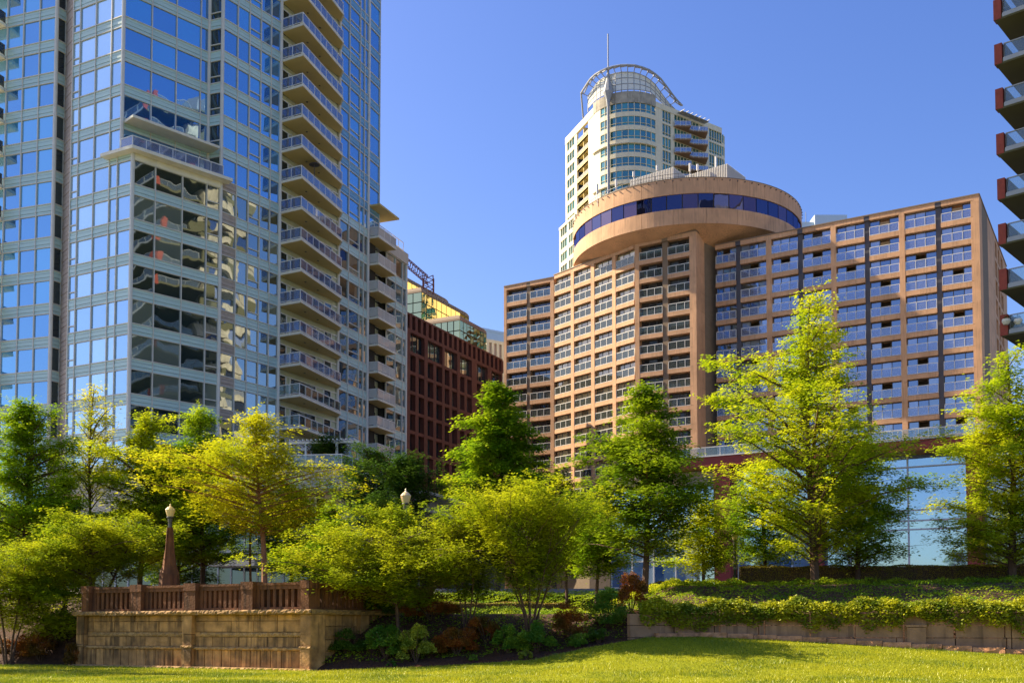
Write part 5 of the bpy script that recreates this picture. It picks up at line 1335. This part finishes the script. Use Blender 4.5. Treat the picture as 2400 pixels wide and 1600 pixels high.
TR('tree', 'shadowed tree behind the lamp pylon and balustrade middle', 420, 66, None, 1130, 120, 1380, lm_d, 24000, .15, limbs=54, prof='dome', trunk_r=.14)
crown_tree('tree', 'tree just outside the left edge whose shadow streaks the lawn', (-28, 44.5, gzf(-28, 44.5)), 14.0, 4.2, .3, lm_g, 14000, .18, limbs=45, prof='dome')
# multi-stem bushes in front
G2 = 'tall multi-stemmed bushes on the bed'
TR('bush', 'wide layered bush overhanging the balustrade corner', 930, 44.0, None, 1212, 205, 1420, lm_s, 48000, .10, limbs=100, prof='dome', trunk_r=.09, group=G2, cat='bush', asym=(-.12, 0), droop=.3)
TR('bush', 'upright bush between the two widest bushes on the bed', 1098, 43.6, None, 1195, 105, 1400, lm_s, 24000, .10, limbs=60, prof='vase', trunk_r=.06, stems=4, group=G2, cat='bush', rise=.9)
TR('bush', 'fan-shaped bush with many bare brown stems at the right of the bed', 1245, 42.4, 1485, 1190, 165, 1400, lm_s, 42000, .10, limbs=90, prof='vase', trunk_r=.055, stems=9, group=G2, cat='bush', rise=1.0, droop=.05)
TR('bush', 'many-stemmed bush at the far left in front of the dark hedge bed', 25, 49, None, 1270, 120, 1440, lm_s, 22000, .11, limbs=60, prof='dome', trunk_r=.06, stems=6, group=G2, cat='bush')
TR('bush', 'spreading bush hanging beside the left end of the stone wall', 118, 50.5, None, 1310, 100, 1500, lm_s, 24000, .11, limbs=60, prof='dome', trunk_r=.06, stems=3, group=G2, cat='bush')
# plants on the podium roof
TR('planter_tree', 'leafy green shrub growing through the pergola on the podium terrace', 765, 86, at(765, 1078, 86) and 1078, 1030, 42, 1070, lm_dk, 5000, .18, limbs=26, prof='dome', trunk_r=.05, group='podium planting')

# shrubs in the bed
def shrub(label, x, Y, w_, h, m, n, ls, group, cat='shrub', flat=.75, y0=None):
    X = at(x, 1500, Y)[0]; z = gzf(X, Y); R = w_ * Y / FL / 2; H = h * Y / FL
    root = thing('shrub', (X, Y, z), label, cat, group)
    d = rng.normal(size=(n, 3)); d /= np.linalg.norm(d, axis=1)[:, None]; d[:, 2] = np.abs(d[:, 2])
    nb = 16; cdir = rng.normal(size=(nb, 3)); cdir[:, 2] = np.abs(cdir[:, 2]) * .9; cdir /= np.linalg.norm(cdir, axis=1)[:, None]; cr = rng.uniform(.5, .85, nb)
    k = rng.integers(0, nb, n); P = cdir[k] * cr[k][:, None] + d * np.array([.32, .32, .26]) * rng.uniform(.5, 1.1, (n, 1))
    P = P * np.array([R, R * .8, H * .9]) + np.array([X, Y, z + H * .06]); P[:, 2] = np.maximum(P[:, 2], z + .03)
    v, f = leafquads(P, ls, up=.35, dirs=d)
    W = Wood()
    for i in range(9):
        a = i * .7; W.path([Vector((X, Y, z - .1)), Vector((X + math.cos(a) * R * .35, Y + math.sin(a) * R * .3, z + H * .4)), Vector((X + math.cos(a) * R * .75, Y + math.sin(a) * R * .6, z + H * .75))], .02, .006, 4)
    put('stems', W.mb.mesh('stems', m_bark), root, I4)
    put('foliage', npmesh('foliage', v, f, m, rng.random(n)), root, I4)
GS = 'low shrubs in the mulched bed'
shrub('dark low shrub in the shade at the left edge beside the many-stemmed bush', 30, 50, 120, 60, lm_r, 4500, .09, GS)
shrub('russet shrub left of the stone wall base', 95, 49.5, 110, 80, lm_r, 5000, .09, GS)
shrub('small reddish shrub hugging the plinth left end', 168, 48.0, 45, 55, lm_r, 2500, .08, GS)
shrub('sunlit green azalea mound nearest the stone wall', 905, 42.6, 110, 85, lm_e, 6500, .10, GS)
shrub('pale olive rhododendron standing at the lawn edge', 975, 41.9, 100, 100, lm_v, 6500, .09, GS)
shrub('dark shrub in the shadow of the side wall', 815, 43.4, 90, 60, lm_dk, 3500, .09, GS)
shrub('orange-red azalea right of the pale rhododendron', 1070, 42.2, 110, 80, lm_r, 6500, .08, GS)
shrub('second orange-red azalea, under the upright bush', 1140, 43.0, 100, 85, lm_r, 5500, .08, GS)
shrub('green shrub between the orange azaleas and the glossy laurel', 1190, 42.0, 70, 75, lm_e, 4500, .09, GS)
shrub('large glossy laurel below the fan-shaped bush', 1258, 41.8, 95, 80, lm_e, 6000, .11, GS)
shrub('russet shrub right of the glossy laurel', 1335, 42.8, 110, 90, lm_r, 6000, .08, GS)
shrub('bright hosta-like clump near the bed tip', 1357, 41.6, 50, 40, lm_e, 1800, .12, GS)
shrub('round dark clump beside the bed tip', 1402, 42.0, 60, 36, lm_dk, 2200, .10, GS)
shrub('green shrub before the start of the stone wall', 1425, 43.4, 130, 100, lm_e, 7000, .09, GS)
shrub('dark red smoke bush behind the bed tip', 1480, 43.9, 90, 100, lm_r, 5500, .09, GS)
shrub('tiny bright plant on the mulch by the lawn', 1110, 41.3, 22, 18, lm_e, 500, .07, GS)
shrub('tiny pale plant on the mulch under the laurel', 1232, 40.9, 36, 26, lm_v, 900, .08, GS)
shrub('little green tuft near the stone wall corner', 918, 41.6, 26, 16, lm_e, 500, .07, GS)
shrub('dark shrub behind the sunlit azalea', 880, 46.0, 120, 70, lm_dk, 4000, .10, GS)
shrub('shaded russet shrub behind the pale rhododendron', 1010, 45.5, 150, 70, lm_r, 6000, .09, GS)

# hedges: clipped boxes of leaves over a woody core
def hedge(name, label, xa, xb, Ya, Yb, h, th, n, m, ls=.07):
    A = at(xa, 1400, Ya)[:2]; B = at(xb, 1400, Yb)[:2]; fr = Fr(A, (B[0] - A[0], B[1] - A[1])); ln = math.hypot(B[0] - A[0], B[1] - A[1])
    root = thing(name, (A[0], A[1], gzf(*A)), label, 'hedge'); q = MB(); ns = max(2, int(ln / 1.0))
    P = []
    for i in range(ns):
        a, b = ln * i / ns, ln * (i + 1) / ns; z = gzf(*fr.pt((a + b) / 2)[:2]); q.box(a, b, -th + .08, -.08, z - .2, z + h - .08)
    put('hedge_core', q.mesh('hedge_core', m_bark), root, fr.M())
    s = rng.random(n) * ln; face = rng.random(n); d = np.where(face < .55, -rng.random(n) * .1, -rng.random(n) * th); zz = np.where(face < .55, rng.random(n) * h, h - rng.random(n) * .06)
    end = rng.random(n) < .04; s = np.where(end, rng.random(n) * .1, s); d = np.where(end, -rng.random(n) * th, d); zz = np.where(end, rng.random(n) * h, zz)
    zz += .035 * np.sin(s * 1.7) + .02 * np.sin(s * 4.1)
    X = fr.o[0] + fr.u[0] * s + fr.n[0] * d; Yv = fr.o[1] + fr.u[1] * s + fr.n[1] * d; Z = gz(X, Yv) + zz
    P = np.stack([X, Yv, Z], 1); dirs = np.tile(np.array([[fr.n[0], fr.n[1], .3]]), (n, 1))
    v, f = leafquads(P, ls, up=.3, dirs=dirs); put('hedge_leaves', npmesh('hedge_leaves', v, f, m, rng.random(n)), root, I4)
lm_h = leafmat('leaf_hedge', (0.24, 0.16, 0.03), (0.50, 0.36, 0.06), (0.28, 0.25, 0.03), .25, 1.0)
hedge('hedge', 'long clipped boxwood hedge on the bank under the tall trees', 1738, 2560, 54.5, 52.5, 1.1, 1.4, 34000, lm_h)
hedge('hedge', 'low clipped hedge on the bank left of the black lamp post', 1330, 1672, 58, 57.5, .45, 1.0, 12000, lm_h)

hedge('hedge', 'low hedge behind the multi-stemmed bushes on the bed', 700, 1325, 58.5, 58, .8, 1.0, 16000, lm_h)
# ivy and ground cover on the bank (nobody could count it)
def cover(name, n, xr, v0, v1, m, ls, hgt, clump=1.2, up=.45, drape=False, hfun=None):
    X = rng.uniform(xr[0], xr[1], n); u = rng.random(n); V = v0 + (v1 - v0) * u
    Y = edgeY(X) + V; Z = gz(X, Y)
    hh = hgt * (0.55 + .3 * np.sin(X * 1.9 + V * 1.3) + .25 * np.sin(X * 4.3 - V * 2.7 + 1) + .2 * np.sin(X * .8 + 2)); hh = np.maximum(hh, .04)
    Z = Z + hh * rng.uniform(.55, 1.0, n)
    P = np.stack([X, Y, Z], 1); v, f = leafquads(P, ls, up=up)
    return v, f, n
# draping ivy over the wall top
n = 46000; X = rng.uniform(5.0, 30, n); th = rng.random(n)
hang = .30 + .16 * np.sin(X * 1.1) + .14 * np.sin(X * 2.7 + 1) + .10 * np.sin(X * 6.1)
bulge = .28 + .12 * np.sin(X * 1.7 + 2) + .08 * np.sin(X * 5)
ang = th * math.pi * .62                          # over the top towards the lawn
Yc = edgeY(X) + .75; ry, rz = .95, .38 + .12 * np.sin(X * 2.3 + 1) + .08 * np.sin(X * 5.7)
Y = Yc - np.sin(ang) * (ry * .55 + bulge * .5) + rng.normal(size=n) * .08; Z = 2.25 + np.cos(ang) * rz - np.where(ang > 1.4, (ang - 1.4) / .55 * hang, 0) + rng.normal(size=n) * .07
v, f = leafquads(np.stack([X, Y, Z], 1), .135, up=.4)
put('trailing_ivy', npmesh('trailing_ivy', v, f, lm_i, rng.random(n)), None, I4, 'yellow-green ivy trailing over the top of the retaining wall', 'ivy', kind='stuff')
v, f, n = cover('bank', 110000, (-8, 30), 1.0, 30, lm_i, .12, .30)
put('bank_groundcover', npmesh('bank_groundcover', v, f, lm_d, rng.random(n)), None, I4, 'low leafy ground cover on the bank between ivy and hedge', 'ground cover', kind='stuff')
v, f, n = cover('band', 14000, (2, 11.5), 9.5, 13.5, lm_y, .10, .42)
put('sunlit_groundcover', npmesh('sunlit_groundcover', v, f, lm_s, rng.random(n)), None, I4, 'sunlit strip of taller ground cover along the low hedge', 'ground cover', kind='stuff')
# grass blades on the lawn
n = 170000; Y = 24 + rng.random(n) ** 1.0 * 25; X = (rng.random(n) * 2 - 1) * Y * .50; ok = Y < edgeY(X) - .02; X, Y = X[ok], Y[ok]; n = len(X)
Z = gz(X, Y); a = rng.random(n) * 6.283; hgt = rng.uniform(.03, .085, n) * (1 + .5 * np.sin(X * .9) * np.sin(Y * 1.3)); w_ = .012
lx = rng.normal(size=n) * .03; ly = rng.normal(size=n) * .03
V = np.stack([np.stack([X - np.cos(a) * w_, Y - np.sin(a) * w_, Z - .01], 1), np.stack([X + np.cos(a) * w_, Y + np.sin(a) * w_, Z - .01], 1), np.stack([X + lx, Y + ly, Z + hgt], 1)], 1).reshape(-1, 3)
lm_gr = leafmat('grass_blade', (0.27, 0.30, 0.006), (0.54, 0.50, 0.012), (0.16, 0.22, 0.006), .35, .35)
put('grass', npmesh('grass', V, np.arange(3 * n).reshape(-1, 3), lm_gr, rng.random(n)), None, I4, 'short sunlit grass covering the lawn', 'grass', kind='stuff')
# wood chips and litter on the mulch
n = 12000; X = rng.uniform(-8, 6.2, n); V_ = rng.random(n) * 3.2; Y = edgeY(X) + V_ + .02; Z = gz(X, Y) + .015
v, f = leafquads(np.stack([X, Y, Z], 1), .07, up=.75, asp=.4)
lm_m = leafmat('bark_chips', (0.12, 0.03, 0.015), (0.28, 0.10, 0.05), None, .0)
put('bark_mulch', npmesh('bark_mulch', v, f, lm_m, rng.random(n)), None, I4, 'red-brown bark chips strewn along the bed edge', 'mulch', kind='stuff')

# ================================================================ lamps
def globe(q, c, z, r):                         # acorn globe from z upward
    q.lathe([(r * .60, z), (r * .74, z + r * .35), (r * .94, z + r * 1.0), (r * 1.0, z + r * 1.35)], 12, c)
def lamp_head(root, c, z, r, mtop):
    q = MB(); globe(q, c, z, r); put('globe', q.mesh('globe', m_amber), root, I4)
    q = MB(); q.lathe([(r * 1.06, z + r * 1.36), (r * .95, z + r * 1.5), (r * .55, z + r * 1.95), (r * .22, z + r * 2.15), (r * .12, z + r * 2.35), (r * .17, z + r * 2.5), (r * .02, z + r * 2.75)], 12, c); put('cap', q.mesh('cap', mtop), root, I4)
    q = MB(); q.lathe([(r * .45, z - r * 1.2), (r * .5, z - r * .4), (r * .75, z - r * .2), (r * .7, z)], 12, c); put('collar', q.mesh('collar', m_dsteel), root, I4)
c = at(399, 1210, 48.3); lp = thing('lamp_pylon', (c[0], c[1], zc1), 'acorn lamp on a flared concrete pylon behind the balustrade', 'lamp')
zb_ = c[2]; q = MB(); w0 = .52
z12 = at(399, 1283, 48.3)[2]; z3 = at(399, 1345, 48.3)[2]
q.lathe([(w0, zc0), (.50, zc1 + .7), (.44, z3), (.32, z3 + .35), (.19, z12), (.14, zb_ - .5)], 8, (c[0], c[1]), rot=.39)
q.box(c[0] - .1, c[0] + .1, 0, 0, 0, 0) if False else None
put('pylon', q.mesh('pylon', m_balu), lp, I4)
q = MB(); q.lathe([(.10, zb_ - .52), (.08, zb_ - .2)], 8, c[:2]); put('neck', q.mesh('neck', m_dsteel), lp, I4)
lamp_head(lp, c[:2], zb_, .22, m_amber)
q = MB()
for i in range(4):
    a = math.pi / 4 + i * math.pi / 2 + .39; q.tube((c[0] + .46 * math.cos(a), c[1] + .46 * math.sin(a), zc1 + .3), (c[0] + .15 * math.cos(a), c[1] + .15 * math.sin(a), zb_ - .5), .045, .025, 4)
put('rib', q.mesh('rib', m_balu), lp, I4)
c = at(951, 1178, 50.5); g0 = gzf(c[0], c[1]); l2 = thing('lamp_post', (c[0], c[1], g0), 'tall lamp with a large amber acorn head rising above the widest bush', 'lamp')
q = MB(); q.lathe([(.22, g0 - .1), (.20, g0 + .5), (.08, g0 + .8), (.06, c[2] - .2)], 10, c[:2]); put('pole', q.mesh('pole', m_dsteel), l2, I4); lamp_head(l2, c[:2], c[2], .25, m_amber)
c = at(1722, 1264, 55.5); g0 = gzf(c[0], c[1]); l3 = thing('lamp_post', (c[0], c[1], g0), 'slim black lamp post on the bank with a small amber head', 'lamp')
q = MB(); q.lathe([(.11, g0 - .1), (.11, g0 + .7), (.08, g0 + .72), (.075, c[2] - .2)], 10, c[:2]); put('pole', q.mesh('pole', m_dsteel), l3, I4)
q = MB(); q.lathe([(.10, g0 + 1.0), (.11, g0 + 1.05), (.10, g0 + 1.1)], 10, c[:2]); put('band', q.mesh('band', m_steel), l3, I4); lamp_head(l3, c[:2], c[2], .17, m_amber)
# flower pots on the right balcony
for px, lab in ((2358, 'left pot of the pair behind the balcony glass at the right edge'), (2386, 'right pot of the pair behind the balcony glass at the right edge')):
    p = at(px, 752, 71.4); P_ = thing('flower_pot', (p[0], p[1], p[2] - .25), lab, 'plant pot', 'balcony pots'); q = MB(); q.lathe([(.16, p[2] - .25), (.28, p[2] - .05), (.26, p[2] + .12)], 12, p[:2]); put('pot', q.mesh('pot', m_slab), P_, I4)
    v, f = leafquads(rng.normal(size=(120, 3)) * .1 + np.array([p[0], p[1], p[2] + .2]), .09); put('plant', npmesh('plant', v, f, lm_dk, rng.random(120)), P_, I4)
